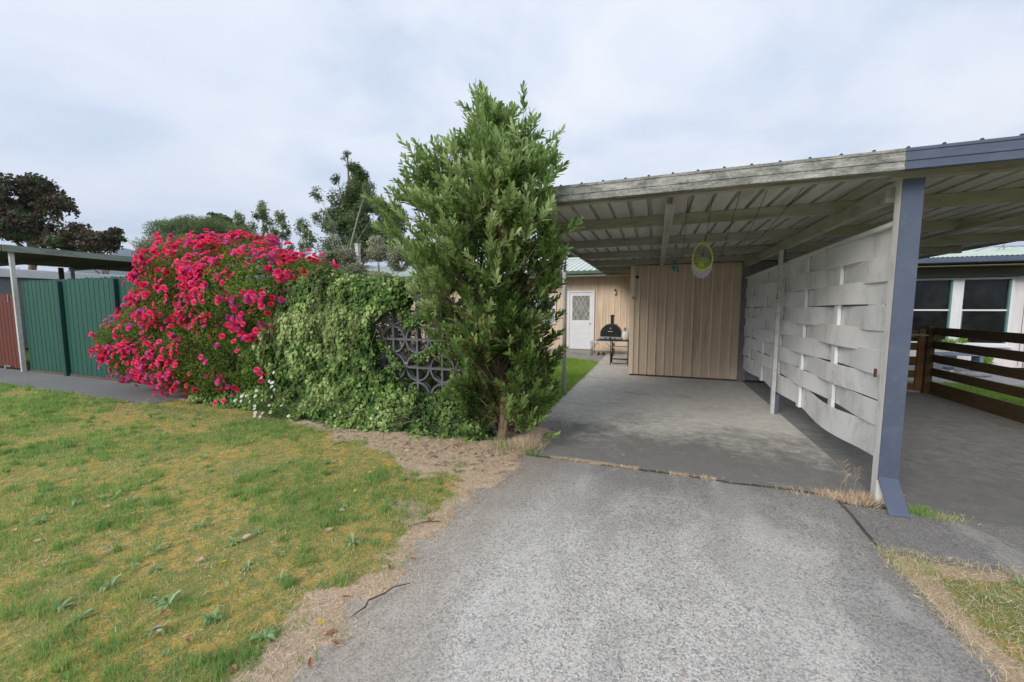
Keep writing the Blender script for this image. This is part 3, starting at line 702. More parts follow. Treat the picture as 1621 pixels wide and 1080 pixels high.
# ------------------------------------------------------------------ timber fence and gate on the right
tf=thing('timber_fence','dark brown horizontal board fence beside the right carport bay','fence',(4.8,8,0))
for i,(z1,z0) in enumerate(((1.235,1.09),(.985,.84),(.735,.59),(.485,.34),(.235,.0))):
    b=MB(); b.box(4.80,4.83,4.2,9.30,z0,z1); b.build('board',MT['timber'],tf,bevel=.004)
for y in (9.30,6.9,4.5):
    b=MB(); 
    if y>9: b.box(4.72,4.83,y,y+.1,0,1.24)
    else: b.box(4.832,4.93,y,y+.1,0,1.24)
    b.build('post',MT['timberZ'],tf,bevel=.004)
gt=thing('timber_gate','orange brown slatted timber gate hung at the end of the fence','gate',(4.3,9.35,0))
for (z1,z0) in ((1.17,1.03),(.94,.80),(.68,.54),(.42,.28),(.17,.05)):
    b=MB(); b.box(3.86,4.60,9.34,9.362,z0,z1); b.build('board',MT['gatewood'],gt,bevel=.003)
b=MB(); b.box(4.60,4.70,9.32,9.364,.04,1.19); b.build('stile',MT['gatewood'],gt,bevel=.003)
b=MB(); b.box(4.44,4.72,9.300,9.308,1.075,1.10); b.box(4.62,4.66,9.292,9.318,1.06,1.115); b.build('latch',MT['steel'],gt)

# neighbour's garden things
pl=thing('garden_bench','low blue grey timber bench against the pale house wall','bench',(7.0,12.7,0))
b=MB(); b.box(6.35,7.42,12.55,12.85,.42,.47); b.build('seat',MT['planter'],pl,bevel=.004)
for x in (6.37,7.36):
    b=MB(); b.box(x,x+.06,12.56,12.84,0,.42); b.build('leg',MT['planter'],pl,bevel=.004)
b=MB(); b.box(6.43,7.36,12.68,12.72,.12,.20); b.build('stretcher',MT['planter'],pl)
def rockmesh(name,c,s,label,cat,group=None,m=None):
    vs=[];fs=[];n=10;mm=7
    for j in range(mm+1):
        for i in range(n):
            th=PI*j/mm; ph=2*PI*i/n
            d=Vector((math.sin(th)*math.cos(ph),math.sin(th)*math.sin(ph),math.cos(th)))
            k=1+.5*(float(fbm(np.array(d.x*1.5+c[0]*7),np.array(d.y*1.5),np.array(d.z*1.5),scale=1.2,seed=3))-.5)
            vs.append((c[0]+d.x*s[0]*k,c[1]+d.y*s[1]*k,c[2]+s[2]*.5+d.z*s[2]*k*.7))
    for j in range(mm):
        for i in range(n): fs.append((j*n+i,j*n+(i+1)%n,(j+1)*n+(i+1)%n,(j+1)*n+i))
    b=MB(); b.add(vs,fs); o=b.build(name,m or MT['rock'],smooth=True); return tag(o,label,cat,group)
for i in range(6):
    rockmesh('garden_rock',(6.25+.11*i+random.uniform(-.02,.02),12.45+random.uniform(-.12,.12),0),(.07,.07,.06),'small pale grey garden rock beside the gate post','rock','small rocks by the gate',Mplain('pale_rock',(.45,.46,.5),(.25,.26,.3),scale=8,rough=.8))
rockmesh('stepping_stone',(6.95,12.05,0),(.34,.22,.10),'dark flat stone slab lying beside the path behind the timber fence','stone')

# ------------------------------------------------------------------ barbecue corner
tb=thing('camp_table','low folding table with pale top beside the white door','table',(-1.55,12.85,0))
b=MB(); b.box(-1.98,-1.15,12.60,13.10,.465,.49); b.build('tabletop',Mplain('pale_table_top',(.55,.54,.52),rough=.5),tb,bevel=.004)
for (x,y) in ((-1.92,12.66),(-1.92,13.04),(-1.22,12.66),(-1.22,13.04)):
    b=MB(); b.tube([(x,y,.006),(x,y,.465)],.012,8); b.build('leg',MT['blackmetal'],tb,smooth=True)
b=MB(); b.tube([(-1.92,12.66,.22),(-1.70,12.66,.46)],.008,6); b.tube([(-1.22,12.66,.22),(-1.44,12.66,.46)],.008,6); b.build('brace',MT['blackmetal'],tb)
st=thing('folding_stand','black tubular folding stand with pale shelf at the shed corner','stand',(-1.0,11.1,0))
b=MB(); b.box(-1.52,-.63,10.92,11.42,.665,.69); b.build('tabletop',MT['blackmetal'],st,bevel=.004)
for x in (-1.12,-.66):
    for y in (10.95,11.35):
        b=MB(); b.tube([(x,y,.006),(x,y,.665)],.014,8); b.build('leg',MT['blackmetal'],st,smooth=True)
b=MB(); b.tube([(-1.12,10.95,.10),(-1.06,10.95,.055),(-.72,10.95,.055),(-.66,10.95,.10)],.013,8); b.tube([(-1.12,10.95,.17),(-.66,10.95,.17)],.012,8); b.tube([(-1.12,11.35,.13),(-.66,11.35,.13)],.012,8); b.tube([(-1.10,10.95,.1),(-1.10,10.95,.33),(-1.06,11.0,.42)],.011,6); b.build('cross_tube',MT['blackmetal'],st,smooth=True)
b=MB(); b.box(-1.06,-.70,10.97,11.32,.47,.50); b.build('shelf',Mplain('pale_shelf',(.5,.5,.48),rough=.5),st,bevel=.004)
ov=thing('pizza_oven','black domed gas pizza oven with chimney on the folding stand','oven',(-1.13,11.17,.69))
ox0,ox1=-1.42,-.86
prf=[(ox0,.78),(ox0,.92),(ox0+.05,1.02),(ox0+.16,1.12),(ox0+.24,1.135),(ox1-.24,1.135),(ox1-.16,1.12),(ox1-.05,1.02),(ox1,.92),(ox1,.78)]
b=MB(); b.prism(prf,'Y',10.98,11.38); b.build('body',MT['black'],ov,bevel=.012)
b=MB(); b.box(ox0-.02,ox1+.02,10.955,11.39,.715,.779); b.build('control_panel',MT['steel'],ov,bevel=.004)
b=MB()
for x in (-1.28,-1.02): b.lathe([(.018,-.03),(.02,0)],(x,10.955,.745),10,'Y')
b.lathe([(.028,-.03),(.03,0)],(-1.14,10.955,.745),12,'Y'); b.build('knob',MT['black'],ov)
b=MB(); b.prism([(ox0+.05,.80),(ox0+.05,.92),(ox0+.17,1.06),(ox1-.17,1.06),(ox1-.05,.92),(ox1-.05,.80)],'Y',10.962,10.979); dd=b.build('door',MT['black'],ov,bevel=.003)
b=MB(); b.tube([(-1.20,10.96,.93),(-1.20,10.93,.93),(-1.08,10.93,.93),(-1.08,10.96,.93)],.008,6); b.build('handle',MT['steel'],dd)
b=MB(); b.lathe([(.0001,-.004),(.022,-.004),(.022,0)],(-1.14,10.96,1.015),12,'Y'); b.build('thermometer',MT['steel'],dd)
b=MB(); b.tube([(-1.12,11.2,1.12),(-1.12,11.2,1.33)],.045,14); b.lathe([(.045,0),(.065,.01),(.062,.035),(.03,.055)],(-1.12,11.2,1.33),14); b.build('chimney',MT['black'],ov,smooth=False)
for x in (ox0+.02,ox1-.02):
    b=MB(); b.box(x-.015,x+.015,10.99,11.37,.6905,.7145); b.build('foot',MT['black'],ov)
gb=thing('gas_bottle','white gas bottle standing at the right end of the folding stand','gas bottle',(-.76,11.1,.69))
b=MB(); b.lathe([(.09,.692),(.10,.70),(.115,.74),(.118,.84),(.105,.90),(.06,.945),(.03,.95)],(-.76,11.1,0),20); b.build('tank',MT['bottle'],gb,smooth=True)
b=MB(); b.tube([(-.76+.07*math.cos(t),11.1+.07*math.sin(t),1.0) for t in np.linspace(0,2*PI,17)],.008,6,False)
for t in (0,2.1,4.2): b.tube([(-.76+.07*math.cos(t),11.1+.07*math.sin(t),.93),(-.76+.07*math.cos(t),11.1+.07*math.sin(t),1.0)],.008,6)
b.build('collar',MT['bottle'],gb); b=MB(); b.lathe([(.02,.94),(.02,.99),(.032,.995),(.032,1.03),(.01,1.035)],(-.76,11.1,0),10); b.build('valve',MT['black'],gb)
for i,x in enumerate((-1.74,-1.58)):
    vs=[];fs=[];n=9;m2=10
    for j in range(m2+1):
        t=j/m2; y=12.98+.27*t
        hw=.045*math.sin(PI*min(1,max(.04,t*.96+.02)))**.45*(.85+.25*(1-t)); hh=.045+.055*sstep(.35,.8,np.array(t))-.02*max(0,t-.9)*10*.5
        for k in range(n):
            a=2*PI*k/n; vs.append((x+hw*math.cos(a),y,.012+float(hh)*(.5+.5*math.sin(a))))
    for j in range(m2):
        for k in range(n): fs.append((j*n+k,j*n+(k+1)%n,(j+1)*n+(k+1)%n,(j+1)*n+k))
    fs+=[tuple(range(n)),tuple(range(m2*n,m2*n+n))]
    b=MB(); b.add(vs,fs); o=b.build('shoe',MT['shoe'],smooth=True); tag(o,('left' if i==0 else 'right')+' shoe of the dark pair under the pale camp table','shoe','pair of shoes')

# ------------------------------------------------------------------ things under the carport roof
ends=[((.25,3.93),(.44,7.88)),((.45,3.93),(.78,7.88)),((.66,3.93),(1.06,7.88)),((.86,3.93),(1.33,7.88)),((1.12,3.93),(1.40,7.88))]
lab=['leftmost dark cord strung front to back under the roof','second dark cord from the left, the one with the lime peg basket','middle one of the five dark cords under the roof','fourth dark cord from the left under the roof','rightmost dark cord under the roof beside the woven screen']
for (a,c),l in zip(ends,lab):
    pts=[]
    for k in range(15):
        t=k/14; pts.append((a[0]+(c[0]-a[0])*t,a[1]+(c[1]-a[1])*t,2.585-.045*t-.05*math.sin(PI*t)))
    b=MB(); b.tube(pts,.0028,5); o=b.build('clothesline_cord',MT['cord'],smooth=True); tag(o,l,'cord','cords under the carport roof')
bk=thing('peg_basket','lime and pale lilac plastic peg basket hanging from a cord','basket',(.51,5.2,2.0))
def kx(y): return .45+(.78-.45)*(y-3.93)/3.95
bx,byy=.505,5.2
# scoop basket: tilted round tub hanging by an arched handle
b=MB(); b.tube([(kx(5.2),5.2,2.545-.045*.32-.04),(bx+.005,5.2,2.34)],.004,5); hk=b.build('hanging_cord',MT['cord'],bk)
tilt=Matrix.Translation((bx,byy,2.12))@Matrix.Rotation(R(-14),4,'X')
def ring(c,rx,ry,r,m,nm,par,n=28,plane='XZ'):
    pts=[tilt@Vector((c[0]+rx*math.cos(2*PI*k/n),c[1],c[2]+ry*math.sin(2*PI*k/n))) if plane=='XZ' else tilt@Vector((c[0]+rx*math.cos(2*PI*k/n),c[1]+ry*math.sin(2*PI*k/n),c[2])) for k in range(n+1)]
    b=MB(); b.tube(pts,r,7,False); return b.build(nm,m,par,smooth=True)
# front rim: tall egg-shaped opening facing the driveway
rim=[]
for k in range(33):
    t=2*PI*k/32; rx=.105*(1-.16*math.sin(t)); rim.append(tilt@Vector((rx*math.cos(t),-.08,.055+.165*math.sin(t))))
b=MB(); b.tube(rim,.008,8,False); b.build('rim',MT['lime'],bk,smooth=True)
b=MB(); b.tube([tilt@Vector((-.035,-.08,.215)),tilt@Vector((0,-.075,.245)),tilt@Vector((.035,-.08,.215))],.008,6); b.build('hook',MT['lime'],bk)
# perforated lime back disc
b=MB(); n=18
for q in range(7):
    r0=.03+.0115*q
    b.tube([tilt@Vector((r0*math.cos(2*PI*k/24),.05,.0+r0*1.05*math.sin(2*PI*k/24))) for k in range(25)],.0018,4,False)
for k in range(n*2):
    t=2*PI*k/(n*2); b.tube([tilt@Vector((.028*math.cos(t),.05,.028*math.sin(t))),tilt@Vector((.10*math.cos(t),.05,.105*math.sin(t)))],.0022,4)
dsk=b.build('grille',MT['lime'],bk)
b=MB(); b.tube([tilt@Vector((0,.042,0)),tilt@Vector((0,.058,0))],.030,18); b.build('boss',MT['lime'],bk)
# lilac mesh tub
b=MB()
for k in range(30):
    t=PI+PI*k/29
    b.tube([tilt@Vector((.104*math.cos(t),-.078,.02+.13*math.sin(t))),tilt@Vector((.112*math.cos(t),.0,-.01+.150*math.sin(t)-.02)),tilt@Vector((.098*math.cos(t),.085,-.01+.135*math.sin(t)))],.0032,4)
for q in range(8):
    yy=-.07+.02*q; rr_=.108
    b.tube([tilt@Vector((rr_*math.cos(PI+PI*k/20),yy,.005+.142*math.sin(PI+PI*k/20)-(.012 if 2<q<6 else 0))) for k in range(21)],.003,4)
b.add([tilt@Vector((.103*math.cos(PI+PI*k/20),-.07+.15*j,.0+.135*math.sin(PI+PI*k/20))) for j in (0,1) for k in range(21)],[(k,k+1,k+22,k+21) for k in range(20)])
b.build('tub',MT['lilac'],bk,fix=False)
og=thing('hanging_ornament','teal and pale hanging ornament with two blades, left of the peg basket','ornament',(.39,8.5,2.3))
b=MB(); b.tube([(.395,8.5,2.66),(.395,8.5,2.28)],.003,5); b.tube([(.395,8.5,2.40),(.41,8.5,2.30)],.008,6); b.build('string',MT['cord'],og)
for (x,z,s) in ((.335,2.50,.05),(.325,2.385,.06),(.30,2.40,.03),(.34,2.33,.03)):
    b=MB(); b.lathe([(.0001,-.01),(s*.7,-.006),(s*.75,0),(s*.7,.006),(.0001,.01)],(x,8.49,z),10,'Y'); b.build('teal_disc',MT['teal'],og)
for (p,q) in (((.36,8.49,2.43),(.43,8.49,2.55)),((.34,8.47,2.42),(.47,8.47,2.455))):
    b=MB(); b.tube([p,tuple((a+c)/2 for a,c in zip(p,q)),q],[.005,.014,.006],6); b.build('blade',MT['paleorn'],og,smooth=True)

# ------------------------------------------------------------------ left side: fences, carport, garage
gf=thing('green_fence','tall dark green picket fence beside the footpath','fence',(-11,4.85,0))
b=MB(); x=-14.62; k=0
while x<-6.9:
    w_=.088; h=2.245+random.uniform(-.012,.012)
    if x>-9.5: h=2.25
    b.prism([(x,.06),(x+w_,.06),(x+w_,h-.07),(x+w_*.5+.018,h-.008),(x+w_*.5,h),(x+w_*.5-.018,h-.008),(x,h-.07)],'Y',4.86+.004*(k%2),4.878+.004*(k%2)); x+=w_+.006; k+=1
b.build('pickets',MT['greenpaint'],gf)
for z in (2.06,1.1,.2):
    b=MB(); b.box(-14.62,-6.9,4.888,4.93,z-.04,z+.04); b.build('rail',MT['greendark'],gf)
for x in (-12.90,-10.72,-8.5):
    b=MB(); b.box(x,x+.10,4.79,4.858,0,2.19); b.build('post',MT['greendark'],gf,bevel=.004)
b=MB(); b.box(-14.62,-12.91,4.845,4.857,.0,.055); b.box(-12.79,-10.73,4.845,4.857,.0,.055); b.build('kickboard',MT['brownf'],gf)
rg=thing('red_fence','red brown paling gate with a small wheel at the footpath edge','gate',(-16,4.85,0))
b=MB(); x=-18.6; k=0
while x<-14.95: b.box(x,x+.09,4.85+.004*(k%2),4.87+.004*(k%2),.05,1.93+random.uniform(-.008,.008)); x+=.095; k+=1
b.build('palings',MT['redpaint'],rg)
b=MB(); b.box(-18.6,-14.97,4.876,4.91,1.70,1.78); b.box(-18.6,-14.97,4.876,4.91,.3,.38); b.build('rail',MT['redpaint'],rg)
b=MB(); b.box(-15.34,-15.30,4.835,4.848,1.72,1.92); b.build('hinge',MT['steel'],rg)
b=MB(); b.tube([(-15.75,4.80,.05),(-15.75,4.845,.05)],.05,14); b.box(-15.85,-15.55,4.825,4.845,.055,.10); b.build('wheel',MT['steel'],rg)
lc=thing('left_carport','flat roofed carport with green grey fascia above the green fence','carport',(-17,6,0))
b=MB(); b.box(-14.62,-14.59,4.62,12.4,2.93,3.085); b.build('fascia',MT['lichen'],lc)
b=MB(); b.box(-20.5,-14.622,4.60,4.62,2.93,3.085); b.build('fascia',MT['brownf'],lc)
pf=[];x=-20.5
while x<-14.7: pf+=[(x,3.06),(x+.15,3.06),(x+.163,3.08),(x+.183,3.08)];x+=.1965
b=MB(); b.sheet(pf,4.63,12.4,'Y'); b.build('roof_sheet',MT['olive_under'],lc,fix=False)
for y in (4.75,6.3,8.0,9.8,11.8):
    b=MB(); b.box(-20.5,-14.64,y,y+.05,2.94,3.05); b.build('purlin',MT['olive_under'],lc)
b=MB(); b.box(-14.79,-14.715,4.75,4.825,0,2.935); b.build('post',MT['white_post'],lc)
b=MB(); b.box(-19.1,-19.0,7.2,7.3,0,2.935); b.build('post',MT['brownf'],lc)
b=MB(); b.box(-19.0,-18.92,7.45,7.53,0,2.935); b.build('post',MT['white_post'],lc)
gg=thing('grey_garage','grey walled building with white fascia behind the red gate','garage',(-26,9,0))
b=MB(); b.box(-30,-23.05,3,24,0,2.73); b.build('wall',MT['greywall'],gg)
b=MB(); b.box(-30,-22.9,2.9,24.2,2.731,3.02); b.build('fascia',MT['white'],gg)
b=MB(); b.box(-30,-22.95,2.95,24.1,3.022,3.05); b.box(-23.3,-23.15,7.6,7.7,3.05,3.13); b.build('roof',MT['white'],gg)

# ------------------------------------------------------------------ breeze block wall
bw=MB(); BX0,BX1,WY,BS=-6.95,-1.5,4.5,.385
nc=int(round((BX1-BX0)/BS)); BX0=BX1-nc*BS; dpt=.09
for i in range(nc+1): bw.box(BX1-i*BS-.014,BX1-i*BS+.014,WY,WY+dpt,0,5*BS)
for j in range(6):
    for i in range(nc): bw.box(BX1-(i+1)*BS+.0145,BX1-i*BS-.0145,WY+.001,WY+dpt-.001,max(0,j*BS-.014),j*BS+.014)
def qarc(cx_,cz_,a0):
    n=7; ro,ri=.192,.166; out=[];inn=[]
    for k in range(n+1):
        t=a0+PI/2*k/n; out.append((cx_+ro*math.cos(t),cz_+ro*math.sin(t))); inn.append((cx_+ri*math.cos(t),cz_+ri*math.sin(t)))
    vs=[];fs=[]
    for y in (WY+.004,WY+dpt-.004):
        vs+=[(p[0],y,p[1]) for p in out]+[(p[0],y,p[1]) for p in inn]
    m_=n+1
    for k in range(n):
        fs.append((k,k+1,m_+k+1,m_+k)); fs.append((2*m_+k,2*m_+m_+k,2*m_+m_+k+1,2*m_+k+1))
        fs.append((k,2*m_+k,2*m_+k+1,k+1)); fs.append((m_+k,m_+k+1,3*m_+k+1,3*m_+k))
    bw.add(vs,fs)
for i in range(nc):
    for j in range(5):
        x0=BX1-(i+1)*BS; z0=j*BS
        qarc(x0,z0,0); qarc(x0+BS,z0,PI/2); qarc(x0+BS,z0+BS,PI); qarc(x0,z0+BS,1.5*PI)
o=bw.build('breeze_block_wall',MT['breeze']); tag(o,'dark grey breeze block wall of open circle pattern behind ivy and tree','wall')

# ------------------------------------------------------------------ leaf templates
LEAF=[(0,0,0),(.16,.30,.03),(.17,.62,.02),(0,1,-.04),(-.17,.62,.02),(-.16,.30,.03),(0,.5,-.03)]
LEAFF=[(0,1,6),(1,2,6),(2,3,6),(3,4,6),(4,5,6),(5,0,6)]
NAR=[(0,0,0),(.085,.45,.02),(.075,.75,.01),(0,1,-.06),(-.075,.75,.01),(-.085,.45,.02)]
NARF=[(0,1,2,3),(0,3,4,5)]
IVY=[(0,0,0),(.34,.05,.03),(.50,.42,.04),(.24,.52,.0),(0,1,-.08),(-.24,.52,.0),(-.50,.42,.04),(-.34,.05,.03)]
IVYF=[(0,1,2,3),(0,3,4),(0,4,5),(0,5,6,7)]
QUAD=[(-.5,0,0),(.5,.1,.05),(.45,1,-.05),(-.4,.9,.04)]; QUADF=[(0,1,2,3)]
BLADE=[(-.5,0,0),(.5,0,0),(.36,.55,.10),(-.36,.55,.10),(0,1,.34)]; BLADEF=[(0,1,2,3),(3,2,4)]

# ------------------------------------------------------------------ the big shrub tree
tr=thing('evergreen_tree','tall bushy narrow leaved evergreen tree at the end of the block wall','tree',(-1.72,4.25,0))
zl=np.array([-.02,.29,.68,.99,1.49,1.9,2.31,2.60,2.86,3.08,3.28,3.50,3.85,4.0]); xl=np.array([-1.95,-2.10,-2.36,-2.55,-2.74,-2.82,-2.92,-3.02,-3.02,-2.78,-2.38,-2.02,-1.82,-1.76])
zr=np.array([.1,.41,.78,1.15,1.43,1.85,2.2,2.62,2.88,3.15,3.40,3.6,4.0]); xr=np.array([-1.22,-1.12,-1.08,-1.06,-1.02,-1.00,-.98,-1.10,-1.08,-1.16,-1.34,-1.62,-1.74])
def crown_lr(z): return np.interp(z,zl,xl),np.interp(z,zr,xr)
TC=[( -1.70,0),(-1.68,.43),(-1.74,.74),(-1.79,.97),(-1.82,1.5),(-1.80,2.24),(-1.76,3.0),(-1.75,3.7)]
b=MB(); tz=[p[1] for p in TC]; tx=[p[0] for p in TC]
def axis(z): return Vector((float(np.interp(z,tz,tx)),4.27+.05*math.sin(z*1.5),z))
b.tube([axis(z)+Vector((0,0,0)) for z in np.linspace(-.03,3.9,22)],[.055-.048*(i/21)+(.02 if i==0 else 0) for i in range(22)],9)
b.tube([(-1.66,4.24,-.02),(-1.62,4.22,.25),(-1.53,4.2,.6),(-1.40,4.15,1.0),(-1.30,4.1,1.5)],[.03,.025,.02,.014,.008],8)
b.tube([(-1.70,4.28,.25),(-1.86,4.30,.5),(-2.0,4.3,.8),(-2.2,4.25,1.2),(-2.45,4.2,1.8),(-2.7,4.1,2.5)],[.03,.028,.024,.02,.014,.006],8)
# limbs to cluster centres
cl=[]; tries=0
while len(cl)<150 and tries<16000:
    tries+=1
    z=random.uniform(.25,3.80)
    l,r_=crown_lr(np.array(z)); l=float(l);r_=float(r_); c0=(l+r_)/2; hw=(r_-l)/2; hd=min(.85,hw*.85)*(1 if z>.9 else .7)
    t=random.random()*2*PI; rad=random.random()**.38*.86
    x=c0+hw*rad*math.cos(t); y=4.22+hd*rad*math.sin(t)
    if z<.95 and x<-2.05 and random.random()<.45: continue       # the screen wall shows through here
    if .75<z<1.35 and -2.9<x<-2.2 and y<4.5: continue
    if z<1.0 and abs(x-float(np.interp(z,tz,tx)))<.22 and y<4.38: continue
    if 2.25<z<3.05 and x>-1.55: y=random.uniform(3.36,3.58)
    p=Vector((x,y,z))
    if all((p-q).length>.175 for q in cl): cl.append(p)
for (x_,y_,z_) in ((-1.76,4.2,3.70),(-1.74,4.2,3.62),(-1.78,4.2,3.48),(-2.35,4.1,3.2),(-2.75,4.1,3.02),(-2.98,4.1,2.75),(-3.0,4.1,2.45),(-1.40,4.1,3.38),(-1.30,3.50,2.45),(-1.18,3.48,2.60),(-1.12,3.50,2.80),(-1.28,3.46,2.74),(-1.40,3.5,2.62),(-1.10,3.52,2.42),(-1.22,3.52,2.92),(-1.42,3.48,2.86),(-1.05,3.5,2.68),(-1.0,3.55,2.25)): cl.append(Vector((x_,y_,z_)))
for p in cl:
    ax=axis(max(.15,p.z-.35-.35*(p-axis(p.z)).length))
    mid=ax.lerp(p,.55)+Vector((random.uniform(-.04,.04),random.uniform(-.04,.04),.02))
    b.tube([ax,mid,p],[.011,.007,.003],5)
P=[];D=[];N=[];Sz=[];Rn=[];R2=[]
for p in cl:
    axp=axis(p.z); outv=Vector((p.x-axp.x,p.y-axp.y,0)); 
    if outv.length>.01: outv.normalize()
    ns_=int(random.uniform(10,16)); tone=random.uniform(-.30,.30)
    for k in range(ns_):
        st_=p+Vector((random.gauss(0,.085),random.gauss(0,.085),random.gauss(0,.10)-.05))
        dr_=(outv*random.uniform(.1,.9)+Vector((random.gauss(0,.42),random.gauss(0,.42),random.uniform(.45,1.0)))).normalized()
        ln=random.uniform(.16,.30)
        if random.random()<.06 and p.z>2.3: ln*=(1.5 if p.z<3.3 else 1.15)
        b.tube([st_,st_+dr_*ln],[.003,.0015],3,False)
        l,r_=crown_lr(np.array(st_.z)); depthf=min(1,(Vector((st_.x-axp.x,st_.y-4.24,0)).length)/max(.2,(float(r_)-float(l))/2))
        nl=int(random.uniform(12,18))
        for q in range(nl):
            t=.12+.88*q/nl; a=q*2.4+random.uniform(-.3,.3)
            u=dr_.orthogonal().normalized(); w_=dr_.cross(u); side=u*math.cos(a)+w_*math.sin(a)
            ld=(dr_*random.uniform(.7,1.1)+side*random.uniform(.6,1.05)*(1.15-.55*t)+Vector((0,0,.12))).normalized()
            P.append(st_+dr_*ln*t); D.append(ld); N.append(-side*.6+dr_*.6+Vector((0,0,.3)))
            Sz.append(random.uniform(.075,.122)*(1.05-.25*t))
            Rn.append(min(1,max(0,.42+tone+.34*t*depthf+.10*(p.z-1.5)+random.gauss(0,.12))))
            R2.append(1.0 if random.random()<(.16 if p.z<1.4 else .012)*(1.5-depthf) else 0.0)
b.build('trunk',MT['bark'],tr,smooth=True)
P=np.array(P);Sz=np.array(Sz)
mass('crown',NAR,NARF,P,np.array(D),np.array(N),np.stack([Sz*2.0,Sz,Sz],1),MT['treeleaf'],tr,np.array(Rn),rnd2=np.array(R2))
print('tree leaves',len(P))

# ------------------------------------------------------------------ ivy
iv=thing('ivy','dense green ivy smothering the block wall and spilling onto the lawn','ivy',(-4.6,4.4,0))
def ivy_top(x):   # height of the ivy mass along the wall
    return np.interp(x,[-7.2,-6.2,-5.2,-4.75,-4.3,-3.6,-3.2,-2.95,-2.7,-1.9],[1.9,2.0,2.12,2.20,2.12,2.06,2.02,1.62,.55,.3])+.07*(fbm(x,x*0,scale=3,seed=51)-.5)*2
n=52000
x=RNG.uniform(-7.2,-1.75,n); z=RNG.random(n)*2.3
top=ivy_top(x)
# bare window in the ivy where the blocks show
ragged=.16*(fbm(x,z,scale=4,seed=52)-.5)*2
right_edge=np.interp(z,[0,.35,.5,.75,1.1,1.45,1.7,1.9,2.2],[-1.8,-2.2,-3.15,-3.62,-3.68,-3.55,-3.0,-2.9,-2.9])
keep=(z<top)&(x<right_edge+ragged)
x,z,top=x[keep],z[keep],top[keep]; n=len(x)
lump=fbm(x,z,scale=2.2,seed=53)
foot=np.clip(1-z/.62,0,1)**2.0*np.interp(x,[-7,-5.5,-4.5,-3.4,-2.6,-1.8],[.25,.28,.42,.46,.36,.2])
lump2=fbm(x,z,scale=7,seed=57,o=3)
front=.06+.20*lump+.20*(lump2-.3)+.12*(1-np.clip((top-z)/.3,0,1))*0+foot
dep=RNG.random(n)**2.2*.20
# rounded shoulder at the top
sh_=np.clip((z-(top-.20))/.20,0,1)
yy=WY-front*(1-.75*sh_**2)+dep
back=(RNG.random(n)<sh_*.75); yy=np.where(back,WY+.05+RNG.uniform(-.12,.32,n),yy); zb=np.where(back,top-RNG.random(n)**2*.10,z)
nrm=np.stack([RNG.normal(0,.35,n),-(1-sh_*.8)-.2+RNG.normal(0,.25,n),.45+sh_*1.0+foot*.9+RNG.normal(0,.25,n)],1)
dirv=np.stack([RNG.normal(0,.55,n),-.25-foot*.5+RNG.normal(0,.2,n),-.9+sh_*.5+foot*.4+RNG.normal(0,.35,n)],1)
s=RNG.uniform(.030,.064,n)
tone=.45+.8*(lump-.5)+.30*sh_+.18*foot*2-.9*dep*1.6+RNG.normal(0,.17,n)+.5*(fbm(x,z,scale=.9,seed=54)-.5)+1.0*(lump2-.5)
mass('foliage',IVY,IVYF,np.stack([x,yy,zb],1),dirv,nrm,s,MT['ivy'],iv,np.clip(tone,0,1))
b=MB()
for k in range(90):
    x0=random.uniform(-6.8,-3.2); z0=float(ivy_top(np.array([x0]))[0])-random.uniform(.05,1.0); pts=[]
    yb_=WY-.16-.2*float(fbm(np.array(x0),np.array(z0),scale=2.2,seed=53)); L=random.uniform(.25,.8)
    for q in range(6):
        t=q/5; pts.append((x0+.05*math.sin(q*1.3+k)+.08*t*random.uniform(-1,1),yb_-.05*math.sin(t*2),z0-L*t))
    b.tube(pts,.0022,4,False)
for k in range(40):
    x0=random.uniform(-5.2,-2.2); z0=random.uniform(.1,.5); b.tube([(x0,WY-.3,z0),(x0+random.uniform(-.3,.3),WY-.45,z0-.03),(x0+random.uniform(-.5,.5),WY-.55,max(.02,z0-.15))],.003,4,False)
b.build('stems',Mplain('ivy_stem',(.22,.17,.10),(.15,.12,.07),rough=.8),iv)
# few ivy sprigs creeping over the bare blocks
n=1700; t=RNG.random(n); k=RNG.integers(0,7,n); bx_=np.array([-3.5,-3.3,-3.15,-2.95,-2.8,-2.5,-2.2])[k]; bz=np.array([1.0,.62,1.55,1.6,1.05,.5,.45])[k]
x=bx_+(t-.5)*.5+RNG.normal(0,.03,n); z=bz+.12*np.sin(t*5+k)+RNG.normal(0,.03,n)-.1*t
mass('creeping_foliage',IVY,IVYF,np.stack([x,np.full(n,WY-.03)-RNG.random(n)*.06,np.maximum(z,.03)],1),np.stack([RNG.normal(0,.6,n),-.2+0*x,-.6+RNG.normal(0,.4,n)],1),np.stack([RNG.normal(0,.4,n),-1+0*x,.5+0*x],1),RNG.uniform(.022,.045,n),MT['ivy'],iv,np.clip(.45+RNG.normal(0,.2,n),0,1))

